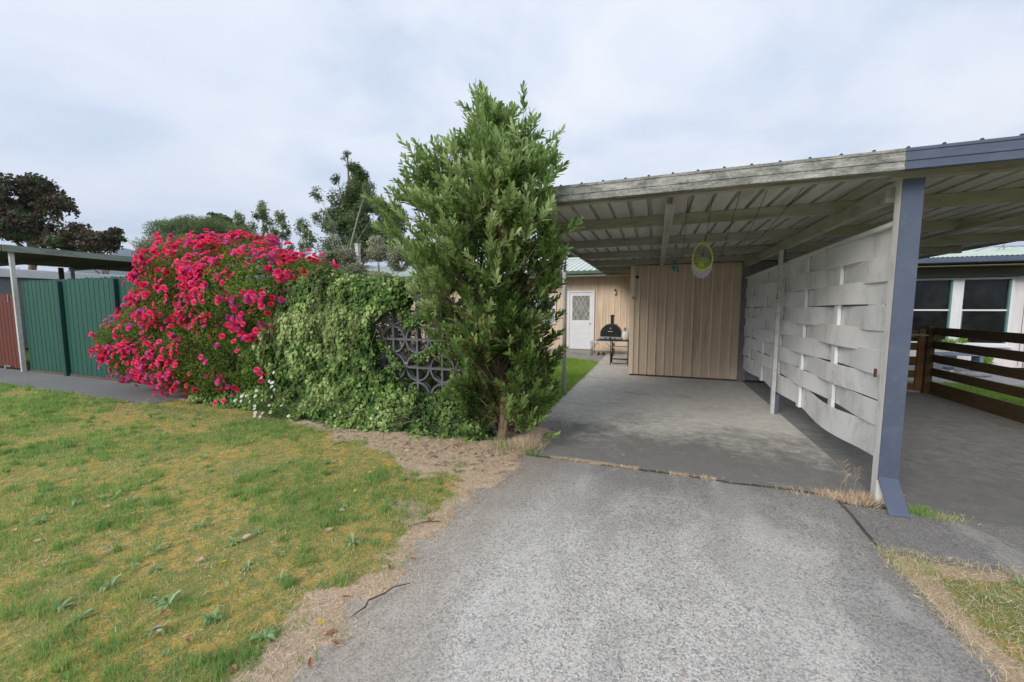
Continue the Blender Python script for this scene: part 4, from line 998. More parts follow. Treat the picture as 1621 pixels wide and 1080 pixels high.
# ------------------------------------------------------------------ rose bush
rb=thing('rose_bush','huge mounded rambling rose smothered in crimson pink blooms','rose bush',(-6.9,4.5,0))
blobs=[((-6.6,4.75,1.70),(1.28,.85,1.12)),((-7.75,4.6,1.84),(1.22,.75,1.08)),((-8.5,4.55,1.25),(1.0,.62,.72)),((-9.45,4.45,.92),(.85,.5,.48)),((-9.0,4.4,.66),(.9,.46,.46)),
       ((-5.85,4.65,1.80),(.76,.68,.76)),((-5.25,4.75,2.12),(.52,.42,.26)),((-7.0,4.45,.80),(1.15,.68,.80)),((-6.3,4.5,.75),(.8,.5,.72)),((-7.9,4.4,.72),(.8,.55,.62))]
def blob_pts(n,shell=.18):
    vol=np.array([a[1][0]*a[1][1]+a[1][0]*a[1][2] for a in blobs]); k=RNG.choice(len(blobs),n,p=vol/vol.sum())
    C=np.array([a[0] for a in blobs])[k]; Rr=np.array([a[1] for a in blobs])[k]
    d=rdir(n); lump=fbm(C[:,0]+d[:,0]*2,d[:,1]*2,C[:,2]+d[:,2]*2,scale=1.6,seed=61)
    rad=(.86+.30*(lump-.35))-RNG.random(n)**1.6*shell
    P=C+d*Rr*rad[:,None]
    # drop points buried in another blob
    ins=np.zeros(n,bool)
    for j,(c,r_) in enumerate(blobs):
        q=((P-np.array(c))/np.array(r_)); ins|=(np.linalg.norm(q,axis=1)<.70)&(k!=j)
    nr=d/Rr; nr/=np.linalg.norm(nr,axis=1,keepdims=True)
    ok=(~ins)&(P[:,2]>.03)
    return P[ok],nr[ok],lump[ok]
P,nr,lump=blob_pts(150000,.34)
# hollow dark gap low in the middle, thinner leaf cover there
low=(P[:,2]<1.15)&(P[:,1]<4.5)&(fbm(P[:,0],P[:,2],scale=2.6,seed=63)>.60)
P,nr,lump=P[~low],nr[~low],lump[~low]; n=len(P)
tone=.42+.7*(lump-.5)+RNG.normal(0,.16,n)+.10*(P[:,2]-1.2)
mass('foliage',LEAF,LEAFF,P,rdir(n)*.7+nr*.5+np.array([0,0,-.2]),nr+rdir(n)*.55+np.array([0,0,.5]),RNG.uniform(.028,.050,n)*1.0,MT['roseleaf'],rb,np.clip(tone,0,1))
print('rose leaves',n)
b=MB()
for k in range(150):
    x0=random.uniform(-7.6,-5.9); y0=random.uniform(4.3,4.9)
    a=random.uniform(0,2*PI); tgt=blobs[random.randrange(len(blobs))]
    d=Vector(rdir(1)[0]); d.z=abs(d.z)*.6; d.y=-abs(d.y)*random.choice((1,1,.2,-1))
    e=Vector(tgt[0])+Vector((d.x*tgt[1][0],d.y*tgt[1][1],d.z*tgt[1][2]))*random.uniform(.75,1.02)
    s_=Vector((x0,y0,0)); m1=s_.lerp(e,.45)+Vector((0,0,.35+.2*random.random()))
    pts=[]
    for q in range(9):
        t=q/8; pts.append(s_*(1-t)**2+m1*2*t*(1-t)+e*t*t)
    b.tube(pts,[.012*(1-.75*q/8) for q in range(9)],5,False)
for k in range(60):   # young whippy shoots
    P1,n1_,_=blob_pts(4,.05)
    if len(P1)==0: continue
    p=Vector(P1[0]); d=Vector(n1_[0]); b.tube([p-d*.2,p+d*.05+Vector((0,0,.04)),p+d*.16+Vector((0,0,.10+.1*random.random()))],.0025,4,False)
b.build('stems',MT['twig'],rb,smooth=True)
# bloom template
def bloom_template(seed):
    rg_=random.Random(seed); vs=[];fs=[];rn=[]
    rings=[(3,.30,1.15,.25),(5,.55,.85,.34),(6,.85,.5,.42),(7,1.05,.12,.48)]
    for ri,(m_,rad,el,wd) in enumerate(rings):
        for k in range(m_):
            a=2*PI*k/m_+ri*.7+rg_.uniform(-.2,.2); ca,sa=math.cos(a),math.sin(a)
            o=len(vs)
            def pt(u,r_,h): # u tangential
                return (ca*r_-sa*u,sa*r_+ca*u,h)
            r1=rad*.5; h1=rad*.5*math.tan(min(el,1.2))*.5
            r2=rad*rg_.uniform(.9,1.08); h2=math.sin(el)*.75*rad+ .05
            if el>1: h2=.62
            vs+=[pt(0,.02,.0),pt(-wd*.8,r1,h1+.02),pt(wd*.8,r1,h1+.02),pt(-wd*.85,r2*.92,h2),pt(0,r2*1.05,h2-.06+rg_.uniform(-.05,.05)),pt(wd*.85,r2*.92,h2),pt(0,r1*1.05,h1-.04)]
            fs+=[(o,o+2,o+6),(o,o+6,o+1),(o+1,o+6,o+4,o+3),(o+6,o+2,o+5,o+4)]
            rn+=[ri*.12+rg_.uniform(-.1,.1)]*7
    return np.array(vs),fs,np.array(rn)
TV,TF,TR=bloom_template(2)
# bloom clusters
Pc,Nc,_=blob_pts(14000,.03)
den=fbm(Pc[:,0],Pc[:,1],Pc[:,2],scale=1.5,seed=71)
wgt=np.maximum(np.clip(den-.30,0,1),.09)*np.where(Pc[:,2]>1.75,3.0,1)*np.where(Pc[:,0]<-8.6,1.3,1)*np.where(Pc[:,1]<4.9,1,.35)
wgt=wgt*np.where((Pc[:,2]<.9)&(Pc[:,0]>-6.3),.75,1)*np.where((Pc[:,2]<1.0)&(Pc[:,0]<-6.5),2.2,1)
sel=RNG.choice(len(Pc),960,replace=False,p=wgt/wgt.sum())
BP=[];BN=[];BSz=[];BT=[]
for i in sel:
    k=int(RNG.integers(2,7)) if Pc[i][2]>1.3 else int(RNG.integers(1,4)); ct=RNG.normal(0,.12)
    for q in range(k):
        d=RNG.normal(0,.055,3); BP.append(Pc[i]+d*np.array([1.3,.6,1])+Nc[i]*(.03+.03*RNG.random())); nn=Nc[i]*.9+RNG.normal(0,.35,3)+np.array([0,-.15,.25]); BN.append(nn/np.linalg.norm(nn)); BSz.append(RNG.uniform(.033,.052)); BT.append(np.clip(.5+ct+RNG.normal(0,.18)+(.45 if RNG.random()<.05 else 0),0,1))
for (x_,z_) in ((-6.35,.12),(-6.15,.17),(-8.0,.52),(-7.85,.42),(-7.0,.35),(-6.9,.55),(-8.45,.50)):   # low stray blooms
    BP.append(np.array([x_,3.95,z_]));BN.append(np.array([.1,-.8,.3]));BSz.append(.04);BT.append(.5)
BP=np.array(BP);BN=np.array(BN);BSz=np.array(BSz);BT=np.array(BT)
order=np.argsort(-(BSz/np.maximum(1,(BP@np.array([-.345,.938,0])))*(np.where(BN[:,1]<.1,1,.01))))
NB=100; big,rest=order[:NB],order[NB:]
def ortho_D(nv):
    r_=rdir(len(nv)); return np.cross(nv,r_)
def bloom_mass(name,idx,parent):
    # template +Z = bloom axis
    k=len(TV); P_=BP[idx]; D_=ortho_D(BN[idx]); o=mass(name,TV,TF,P_,D_,BN[idx],BSz[idx],MT['petal'],parent,BT[idx])
    a=o.data.attributes['rnd']; base=np.repeat(BT[idx],k)+np.tile(TR,len(idx)); a.data.foreach_set('value',np.clip(base,0,1).astype(np.float32)); return o
protos=[]
for q in range(5):
    sv=(BP.copy(),BN.copy(),BSz.copy(),BT.copy())
for q,i in enumerate(big):
    if q<5:
        keepP=BP[i].copy(); BP[i]=np.array(OFF['rose_bush']); S0=BSz[i]; BSz[i]=1.0; N0=BN[i].copy(); BN[i]=np.array([0,0,1.0]); BT[i]=[.3,.42,.55,.68,.9][q]
        o=bloom_mass('bloom',np.array([i]),rb); protos.append(o); BP[i]=keepP; BSz[i]=S0; BN[i]=N0
    else:
        o=protos[[0,1,2,1,2,3,1,2,3,4][q%10]].copy(); COL.objects.link(o); o.parent=rb
    o.location=Vector(BP[i])-OFF['rose_bush']; o.scale=(BSz[i],)*3
    o.rotation_euler=(Vector(BN[i]).to_track_quat('Z','Y')@Matrix.Rotation(random.uniform(0,6.28),3,'Z').to_quaternion()).to_euler()
o=bloom_mass('bloom_mass',rest,rb); o['kind']='stuff'
print('blooms',len(BP))

# ------------------------------------------------------------------ daisies, dandelions, weeds
dz=thing('daisy_plant','clump of small white daisies between the rose and the ivy','daisy',(-5.2,3.85,0))
dpos=[(-5.77,.23),(-5.64,.23),(-5.57,.32),(-5.51,.33),(-5.45,.34),(-5.45,.24),(-5.22,.43),(-5.21,.36),(-5.23,.28),(-5.17,.61),(-5.06,.56),(-4.99,.55),(-4.92,.7),(-4.85,.58),(-4.92,.51),(-4.93,.46),(-5.04,.34),(-5.07,.22),(-5.26,.21),(-5.22,.18),(-5.24,.12),(-5.29,.08),(-5.16,.11),(-5.11,.08),(-5.33,.05),(-5.0,.14),(-4.65,.12),(-4.79,.25)]
fv=[];ff=[]
for k in range(12):
    a=2*PI*k/12; c,s_=math.cos(a),math.sin(a); o_=len(fv)
    fv+=[(c*.2-s_*.0,s_*.2,.0),(c*.7-s_*.2,s_*.7+c*.2,.05),(c*1.0,s_*1.0,.0),(c*.7+s_*.2,s_*.7-c*.2,.05)]; ff.append((o_,o_+1,o_+2,o_+3))
def disc(name,verts,faces,m,parent,loc,sc,nv):
    me=bpy.data.meshes.new(name); me.from_pydata(verts,[],faces)
    a=me.attributes.new('rnd','FLOAT','POINT'); a.data.foreach_set('value',np.full(len(verts),.6,np.float32)); me.update()
    o=bpy.data.objects.new(name,me); finish(o,m,parent); o.location=loc; o.scale=(sc,)*3; o.rotation_euler=Vector(nv).to_track_quat('Z','Y').to_euler(); return o
cvv=[(0,0,.16)]+[(math.cos(2*PI*k/8)*.26,math.sin(2*PI*k/8)*.26,.07) for k in range(8)]; cff=[(0,1+k,1+(k+1)%8) for k in range(8)]
fp_=None; stm=MB()
for (x,z) in dpos:
    y=3.80+random.uniform(-.06,.08); nv=(random.uniform(-.4,.4),-1,random.uniform(.3,1.2)); loc=Vector((x,y,max(z,.05)))-OFF['daisy_plant']
    if fp_ is None:
        fp_=disc('flower',fv,ff,MT['daisyw'],dz,loc,.027,nv); fp_c=disc('flower_centre',cvv,cff,MT['yellow'],fp_,(0,0,0),1,(0,0,1))
    else:
        c=fp_.copy(); COL.objects.link(c); c.parent=dz; c.location=loc; c.scale=(random.uniform(.022,.030),)*3; c.rotation_euler=Vector(nv).to_track_quat('Z','Y').to_euler()
        cc=fp_c.copy(); COL.objects.link(cc); cc.parent=c
    e=Vector((x,y,max(z,.05))); s_=Vector((-5.1+random.uniform(-.25,.25),3.95,.0)); stm.tube([s_,s_.lerp(e,.6)+Vector((0,0,.06)),e],.0022,4,False)
stm.build('stems',Mplain('daisy_stem',(.08,.14,.04),rough=.7),dz)
n=700; x=RNG.normal(-5.1,.25,n); z=np.abs(RNG.normal(0,.16,n)); 
mass('foliage',NAR,NARF,np.stack([x,3.86+RNG.normal(0,.06,n),z+.01],1),rdir(n)+np.array([0,0,.8]),rdir(n)+np.array([0,-1,0]),RNG.uniform(.02,.05,n),MT['roseleaf'],dz,np.clip(RNG.normal(.4,.2,n),0,1))

yl=[(-9.6,3.02),(-8.64,3.4),(-6.32,3.06),(-5.64,3.09),(-6.23,2.25),(-6.84,2.01),(-4.96,2.71),(-3.56,2.23),(-3.78,2.19),(-2.46,1.51),(-4.82,3.50),(-2.51,2.89),(-2.45,3.08),(-2.35,3.07),(-2.37,2.54),(-1.52,1.37),(-3.31,3.40),(1.93,3.93),(2.01,3.80),(1.97,4.02)]
ylab={4:'yellow flower beside a dark weed in the middle of the mossy lawn',15:'lone yellow flower nearest the driveway edge in the foreground',9:'lone yellow flower in the near left lawn'}
proto=None
for i,(x,y) in enumerate(yl):
    h=.035 if x<1.8 else random.uniform(.05,.10)
    lbl='small yellow dandelion like flower dotted in the mossy lawn' if x<1.8 else 'small yellow flower growing at the foot of the blue grey post'
    gp='yellow flowers in the lawn' if x<1.8 else 'yellow flowers by the post'
    if proto is None:
        proto=thing('yellow_flower',lbl,'flower',(x,y,h),gp)
        disc('flower_head',fv,ff,MT['yellow'],proto,(0,0,0),.019,(0,-.3,1))
        q=MB(); q.tube([(x,y,h),(x+.005,y,h-.05)],.0016,4,False); q.build('stem',Mplain('flower_stem',(.1,.16,.04)),proto)
        r_=proto
    else:
        r_=copy_tree(proto); r_.location=(x,y,h); r_.rotation_euler.z=random.uniform(0,6)
    sc_=1.45 if i==18 else random.uniform(.7,1.15); r_.scale=(sc_,)*3
    r_['label']=ylab.get(i,lbl); r_['group']=gp
    if i in ylab: del r_['group']

# weed rosettes
def rosette(seed,nl,ln):
    rg_=random.Random(seed); vs=[];fs=[]
    for k in range(nl):
        a=2*PI*k/nl+rg_.uniform(-.7,.7); L=ln*rg_.uniform(.4,1.15); W=L*.12; c,s_=math.cos(a),math.sin(a); up=rg_.uniform(.15,.6); o_=len(vs)
        for (t,w_,h) in ((0,.35,0),(.35,.8,.55),(.7,1,.7),(1,.15,.35)):
            vs+=[(c*L*t-s_*W*w_,s_*L*t+c*W*w_,h*L*up),(c*L*t+s_*W*w_,s_*L*t-c*W*w_,h*L*up)]
        for j in range(3): fs.append((o_+2*j,o_+2*j+1,o_+2*j+3,o_+2*j+2))
    return vs,fs
rp=[]
cnt=0
spots=[(-5.26,2.63),(-4.66,1.73),(-1.72,1.22),(-2.05,1.0),(-3.0,1.45),(-2.95,1.30),(-3.3,1.75),(-4.0,2.4),(-1.75,3.2),(-2.0,2.9),(-1.95,2.45),(-2.4,2.2),(-1.85,1.95),(-3.4,2.6),(-3.1,2.95)]
while len(spots)<110:
    y=random.uniform(.9,3.6); x=-random.uniform(1.6,min(9,3.2*y))
    if float(soil_l(np.array(x),np.array(y)))<.4: spots.append((x,y))
spots+=[(1.75,2.75),(2.0,2.95)]
for i,(x,y) in enumerate(spots):
    if i<5:
        vs,fs=rosette(i,random.randint(9,16),1); me=bpy.data.meshes.new('weed'); me.from_pydata(vs,[],fs); a=me.attributes.new('rnd','FLOAT','POINT'); a.data.foreach_set('value',np.clip(RNG.normal(.45,.25,len(vs)//8).repeat(8),0,1).astype(np.float32)); me.update()
        o=bpy.data.objects.new('weed',me); finish(o,MT['weed']); rp.append(o)
    else: o=rp[i%5].copy(); COL.objects.link(o)
    s_=random.uniform(.03,.075); o.location=(x,y,.016); o.scale=(s_,s_*random.uniform(.7,1.2),s_*random.uniform(.8,2.0)); o.rotation_euler=(0,0,random.uniform(0,6))
    tag(o,'flat green weed rosette growing in the mossy lawn','weed','weed rosettes in the lawn')

# fallen leaves on the lawn
lf=[(-2.58,1.71,1,.055),(-2.6,1.46,1,.04),(-2.31,1.11,0,.045),(-2.24,1.08,1,.04),(-2.22,1.03,1,.035),(-2.04,1.08,0,.05),(-2.6,.92,0,.04),(-3.85,1.21,1,.035),(-4.21,1.24,1,.04),(-4.0,1.63,1,.045),(-3.71,1.67,1,.045),(-1.70,1.05,0,.04),(-2.21,2.26,1,.045),(-2.13,2.03,1,.055),(-1.50,2.38,0,.055),(-1.69,2.27,0,.035),(-2.1,3.80,0,.09),(-1.45,1.32,0,.055),(-1.52,1.57,0,.045),(-1.44,1.82,0,.055),(-1.36,1.97,0,.05),(-1.34,1.31,0,.05),(-1.37,1.17,0,.05)]
lps=[]
for i,(x,y,pale,s_) in enumerate(lf):
    if i in (0,2):
        wd=.45 if i==0 else .22
        vs=[(0,0,0),(wd,.3,.08),(wd*.9,.7,.16),(0,1,.1),(-wd*.8,.65,.2),(-wd,.3,.12),(0,.5,0)]; b=MB(); b.add(vs,LEAFF); o=b.build('fallen_leaf',MT['paledead'] if i==0 else MT['deadleaf'],fix=False); lps.append(o)
    else: o=(lps[0] if (pale or len(lps)<2) else lps[1]).copy(); COL.objects.link(o)
    o.location=(x,y,.035 if x<-1.55 else .02); o.scale=(s_*1.1,)*3; o.rotation_euler=(random.uniform(-.15,.15),random.uniform(-.2,.2),random.uniform(0,6))
    if pale: tag(o,'pale curled dead leaf lying on the mossy lawn','leaf','pale dead leaves on the lawn')
    else: tag(o,'narrow orange brown dead leaf near the driveway edge','leaf','orange brown dead leaves')
o_=[o for o in bpy.data.objects if o.name.startswith('fallen_leaf')]
def twig(pts,r,label):
    b=MB(); b.tube(pts,r,6); o=b.build('twig',MT['twig'],smooth=True); tag(o,label,'twig')
twig([(-1.42,1.46,.015),(-1.385,1.53,.028),(-1.40,1.57,.03),(-1.345,1.64,.035),(-1.335,1.70,.03),(-1.27,1.77,.02)],[.003,.006,.005,.005,.004,.002],'dark crooked twig lying across the dry lawn edge in the foreground')
twig([(-1.62,2.24,.03),(-1.52,2.30,.05),(-1.44,2.38,.03)],[.004,.005,.003],'short dark twig on the dry grass halfway up the driveway edge')

# ------------------------------------------------------------------ grass (stuff)
def grass(name,x,y,z0,ln,wd,tone,m,lean=.55,label=None,bend=1):
    n=len(x); a=RNG.random(n)*2*PI
    D=np.stack([np.cos(a)*lean*RNG.random(n),np.sin(a)*lean*RNG.random(n),np.ones(n)],1)
    Nn=np.stack([-np.cos(a),-np.sin(a),np.full(n,.2)],1)+RNG.normal(0,.3,(n,3))
    return mass(name,BLADE,BLADEF,np.stack([x,y,z0],1),D,Nn,np.stack([wd,ln,ln*bend],1),m,None,np.clip(tone,0,1))
def lawn_green(x,y): return fbm(x,y,scale=1.25,seed=21,o=4)
n=620000
y=RNG.uniform(.2,3.83,n); x=-RNG.uniform(1.3,15,n)
vis=(x>-3.6*y-1.2)
x,y=x[vis],y[vis]; n=len(x)
g=lawn_green(x,y); so_l=soil_l(x,y); dist=np.hypot(x,y)
far=sstep(3,7,dist)
gg_=sstep(.36,.68,g+.07*far+.20*(fbm(x,y,scale=6,seed=23,o=4)-.5)*2)
pk=np.clip((.13+.50*gg_+.25*sstep(.60,.72,fbm(x,y,scale=5.5,seed=24)))*(1-so_l*.96)*np.clip(2.6/dist,.18,1),0,1)
k=RNG.random(n)<pk*.95; x,y,g,gg_,dist,so_l=x[k],y[k],g[k],gg_[k],dist[k],so_l[k]; n=len(x)
ln=RNG.uniform(.010,.024,n)*(1+1.3*gg_*RNG.random(n)**2)*(1+.07*dist); cc=sstep(.60,.72,fbm(x,y,scale=5.5,seed=24)); ln=ln*(1+1.1*cc*RNG.random(n)); wd=RNG.uniform(.0022,.0042,n)*(1+.14*dist)
tone=.74-.42*gg_-.22*cc+RNG.normal(0,.19,n)-.10*sstep(3,8,dist)+.12*(fbm(x,y,scale=.8,seed=25)-.5)
o=grass('lawn_grass',x,y,lz(x,y)-.004,ln,wd,tone,MT['grass'],.9); tag(o,'short patchy green and straw grass growing through golden moss','grass',kind='stuff')
print('blades',n)
# distinct grass tufts growing through the moss
nt_=1150; ty=RNG.uniform(.3,3.75,nt_); tx_=-RNG.uniform(1.35,13,nt_); k=(tx_>-3.6*ty-1)&(soil_l(tx_,ty)<.75); tx_,ty=tx_[k],ty[k]
gz=sstep(.40,.60,lawn_green(tx_,ty)+.08*sstep(3,7,np.hypot(tx_,ty))); k=RNG.random(len(tx_))<.22+.78*gz; tx_,ty,gz=tx_[k],ty[k],gz[k]
cnt=RNG.integers(25,110,len(tx_)); rad=RNG.uniform(.02,.085,len(tx_)); hh=RNG.uniform(.6,1.5,len(tx_)); tn=np.clip(RNG.normal(.32,.18,len(tx_)),0,.9)
I=np.repeat(np.arange(len(tx_)),cnt); n=len(I); a=RNG.random(n)*2*PI; rr2=rad[I]*np.sqrt(RNG.random(n))
x=tx_[I]+np.cos(a)*rr2*1.2; y=ty[I]+np.sin(a)*rr2*.8; dist=np.hypot(x,y); k=x<edge_x(y)-.02; 
D=np.stack([np.cos(a)*RNG.random(n)*1.1,np.sin(a)*RNG.random(n)*1.1,np.ones(n)],1); ln=RNG.uniform(.018,.05,n)*hh[I]*(1+.04*dist)
Nn=np.stack([-np.cos(a),-np.sin(a),np.full(n,.2)],1)+RNG.normal(0,.3,(n,3))
o=mass('grass_tufts',BLADE,BLADEF,np.stack([x,y,lz(x,y)-.004],1)[k],D[k],Nn[k],np.stack([RNG.uniform(.0026,.0046,n)*(1+.12*dist),ln,ln*1.2],1)[k],MT['grass'],None,np.clip(tn[I]+RNG.normal(0,.12,n),0,1)[k]); tag(o,'longer green grass tufts scattered through the mossy lawn','grass',kind='stuff')
# dry thatch along the edges and the bed
n=150000; y=RNG.uniform(.2,4.05,n); x=-RNG.uniform(1.05,8.2,n)
s_=soil_l(x,y); pt=np.hypot(x,y); k=(RNG.random(n)<(.12+.88*s_)*np.clip(2.2/pt,.2,1))&(x<edge_x(y)+.10*RNG.normal(0,1,n)*1.0); x,y=x[k],y[k]; n=len(x)
a=RNG.random(n)*2*PI; D=np.stack([np.cos(a),np.sin(a),RNG.uniform(-.02,.28,n)],1); dist=np.hypot(x,y)
o=mass('dry_thatch',BLADE,BLADEF,np.stack([x,y,np.where(x<edge_x(y)-.02,lz(x,y),.002)+.004*RNG.random(n)],1),D,np.tile([0,0,1.],(n,1))+RNG.normal(0,.3,(n,3)),np.stack([.0018*(1+.2*dist),RNG.uniform(.015,.045,n)*(1+.06*dist),np.full(n,.01)],1),MT['straw'],None,RNG.random(n)); tag(o,'dry straw coloured thatch and clippings along the driveway edge','dry grass',kind='stuff')
# right verge
n=110000; x=RNG.uniform(1.35,3.4,n); y=RNG.uniform(1.5,3.25,n); sr=soil_r(x,y); ok=(x>redge(y)-.03)&(y<rtop(x)+.03); g=fbm(x,y,scale=2.2,seed=27); 
k=ok&(RNG.random(n)<(1-sr*.7)*np.clip(.25+sstep(.42,.56,g),0,1)); x,y,g,sr=x[k],y[k],g[k],sr[k]; n=len(x)
o=grass('verge_grass',x,y,lz(x,y)-.004,RNG.uniform(.015,.042,n),RNG.uniform(.0018,.003,n),np.where(RNG.random(n)<.12+sr*.5,RNG.uniform(.75,1,n),.25+RNG.normal(0,.15,n)),MT['grass'],1.4); tag(o,'green grass mixed with dry clippings on the right hand verge','grass',kind='stuff')
n=22000; x=RNG.uniform(1.3,3.4,n); y=RNG.uniform(1.5,3.3,n); ok=(x>redge(y)-.02-.04*RNG.random(n))&(y<rtop(x)+.02+.04*RNG.random(n)); x,y=x[ok],y[ok]; n=len(x); a=RNG.random(n)*2*PI
o=mass('verge_thatch',BLADE,BLADEF,np.stack([x,y,lz(x,y)+.008],1),np.stack([np.cos(a),np.sin(a),RNG.uniform(0,.4,n)],1),np.tile([0,0,1.],(n,1))+RNG.normal(0,.3,(n,3)),np.stack([np.full(n,.0022),RNG.uniform(.02,.055,n),np.full(n,.015)],1),MT['straw'],None,RNG.random(n)); tag(o,'dry straw clippings scattered over the right hand verge','dry grass',kind='stuff')
# inner garden lawns
b=MB(); b.prism([(-9,5.0),(-1.40,5.0),(-1.50,5.4),(-1.52,11.2),(-3.6,12.35),(-9,12.6)],'Z',-.045,.0); struct(b.build('garden_lawn',MT['brownf']))
n=90000; x=RNG.uniform(-5.5,-1.42,n); y=RNG.uniform(4.75,12.5,n); k=(x<-1.49+.03*RNG.normal(0,1,n))&(y<11.25+(-1.5-x)*.55); x,y=x[k],y[k]; n=len(x)
o=grass('garden_grass',x,y,np.zeros(n),RNG.uniform(.05,.11,n),RNG.uniform(.004,.008,n),.5+.8*(fbm(x,y,scale=1.5,seed=29)-.5)+RNG.normal(0,.2,n),MT['brightgrass'],.6); tag(o,'bright green lawn inside the garden left of the carport floor','grass',kind='stuff')
b=MB(); b.prism([(4.95,3.8),(9,3.8),(12,11.5),(8.4,11.45),(6.94,10.7),(4.95,10.55)],'Z',-.045,.0); struct(b.build('neighbour_lawn',MT['brownf']))
n=60000; x=RNG.uniform(4.93,9.5,n); y=RNG.uniform(6,11.5,n); k=(y<10.6+np.clip((x-6.9)*.5,0,.9)); x,y=x[k],y[k]; n=len(x)
o=grass('neighbour_grass',x,y,np.zeros(n),RNG.uniform(.04,.09,n),RNG.uniform(.005,.009,n),.45+.8*(fbm(x,y,scale=1.5,seed=30)-.5)+RNG.normal(0,.2,n),MT['brightgrass'],.6); tag(o,'bright green lawn beyond the dark timber fence','grass',kind='stuff')
# joint grass
n=5200; x=RNG.uniform(-1.0,1.72,n); dn=fbm(x,x*0,scale=2.4,seed=33); k=(dn>.52)|(RNG.random(n)<.05); x=x[k]; n=len(x)
o=grass('joint_grass',x,3.905+RNG.normal(0,.018,n),np.full(n,.004),RNG.uniform(.010,.032,n),np.full(n,.0034),np.where(RNG.random(n)<.12,.2,RNG.uniform(.3,1,n)),MT['straw'],2.2); tag(o,'short dry grass growing in the joint across the driveway','grass',kind='stuff')
# dry tufts
def tuft(x0,y0,n,h,sp,m,label,cat='grass tuft',name='dry_grass_tuft',green=None):
    x=x0+RNG.normal(0,sp,n); y=y0+RNG.normal(0,sp*.7,n); D=np.stack([(x-x0)/sp*.28+RNG.normal(0,.3,n),(y-y0)/sp*.28+RNG.normal(0,.3,n),np.ones(n)],1)
    o=mass(name,BLADE,BLADEF,np.stack([x-x0,y-y0,np.zeros(n)],1),D,RNG.normal(0,1,(n,3)),np.stack([np.full(n,.003),h*RNG.uniform(.35,1,n),h*RNG.uniform(.3,1,n)],1),m,None,RNG.random(n) if green is None else np.clip(green+RNG.normal(0,.2,n),0,1)); o.location=(x0,y0,0); return tag(o,label,cat)
tuft(1.66,3.90,420,.10,.05,MT['straw'],'dense straw coloured grass tuft hard against the white side of the post')
tuft(1.58,3.86,420,.075,.07,MT['straw'],'low straw coloured tuft spreading in front of the woven screen')
tuft(1.42,3.90,260,.075,.04,MT['straw'],'straw coloured tuft second from the post along the joint')
tuft(1.20,3.90,120,.045,.06,MT['straw'],'small flat dry tuft on the joint left of the post')
tuft(1.98,3.80,300,.075,.05,MT['grass'],'green weedy tuft at the right foot of the blue grey post',green=.3)
tuft(2.14,3.79,240,.035,.06,MT['grass'],'low yellowish tuft on the neighbour joint right of the post',green=.75)
tuft(-1.38,3.98,200,.22,.07,MT['straw'],'tall dry grass tuft at the right foot of the tree')
tuft(-1.62,3.92,160,.14,.09,MT['straw'],'thin dry grass tuft in front of the tree trunk')
tuft(-1.25,4.12,180,.22,.06,MT['straw'],'tall pale dry tuft between the tree and the carport floor')
tuft(-1.22,3.92,160,.09,.05,MT['grass'],'small green tuft at the corner of the driveway joint',green=.25)
tuft(-1.55,4.02,260,.16,.12,MT['grass'],'loose green grass tuft around the base of the tree',green=.2)
for k,(x,y) in enumerate(((1.52,3.88),(1.60,3.93),(1.50,3.92))):
    b=MB(); h=.34-.07*k; b.tube([(x,y,0),(x+.02,y,h*.6),(x+.06*(k-1),y,h)],.0014,4,False)
    for q in range(7): b.tube([(x+.02+.01*q*(k-1)*.5,y,h*(.6+.055*q)),(x+.02+.025*(-1)**q+.01*q*(k-1)*.5,y,h*(.6+.055*q)+.03)],.0016,3,False)
    tag(b.build('seed_head_stalk',Mplain('dry_stalk',(.4,.31,.19))),('tallest','middle','shortest')[k]+' thin dry seed stalk standing in front of the woven screen','grass stalk','dry seed stalks by the post')
# litter: leaf and petal litter in the bed
n=2600; x=RNG.uniform(-8.2,-1.3,n); y=RNG.uniform(3.25,4.2,n); s_=soil_l(x,y); k=(RNG.random(n)<s_)&(x<edge_x(y)); x,y=x[k],y[k]; n=len(x); a=RNG.random(n)*2*PI
o=mass('leaf_litter',NAR,NARF,np.stack([x,y,lz(x,y)+.006+.012*RNG.random(n)],1),np.stack([np.cos(a),np.sin(a),RNG.normal(0,.15,n)],1),np.tile([0,0,1.],(n,1))+RNG.normal(0,.35,(n,3)),RNG.uniform(.03,.075,n),MT['litter'],None,RNG.random(n)); tag(o,'brown leaf litter on the bare strip below the ivy','leaf litter',kind='stuff')
n=420; x=RNG.uniform(-8.2,-5.0,n); y=3.75-np.abs(RNG.normal(0,.28,n)); a=RNG.random(n)*2*PI
o=mass('fallen_petals',QUAD,QUADF,np.stack([x,y,.035+.02*RNG.random(n)],1),np.stack([np.cos(a),np.sin(a),RNG.normal(0,.2,n)],1),np.tile([0,0,1.],(n,1))+RNG.normal(0,.5,(n,3)),RNG.uniform(.008,.016,n),Mleaf('faded_petal',[(0,(.45,.16,.22)),(1,(.62,.42,.45))],.7,.2),None); tag(o,'faded pink petals scattered on the grass under the rose','petals',kind='stuff')
n=260; x=RNG.uniform(-1.5,1.5,n); y=RNG.uniform(1.0,9,n); x=np.where(y>4,RNG.uniform(-1.3,1.7,n),x); a=RNG.random(n)*2*PI
o=mass('slab_debris',NAR,NARF,np.stack([x,y,np.full(n,.010)],1),np.stack([np.cos(a),np.sin(a),RNG.normal(0,.1,n)],1),np.tile([0,0,1.],(n,1)),RNG.uniform(.008,.028,n),MT['litter'],None,RNG.random(n)); tag(o,'tiny bits of dry leaf and grit scattered on the concrete','debris',kind='stuff')

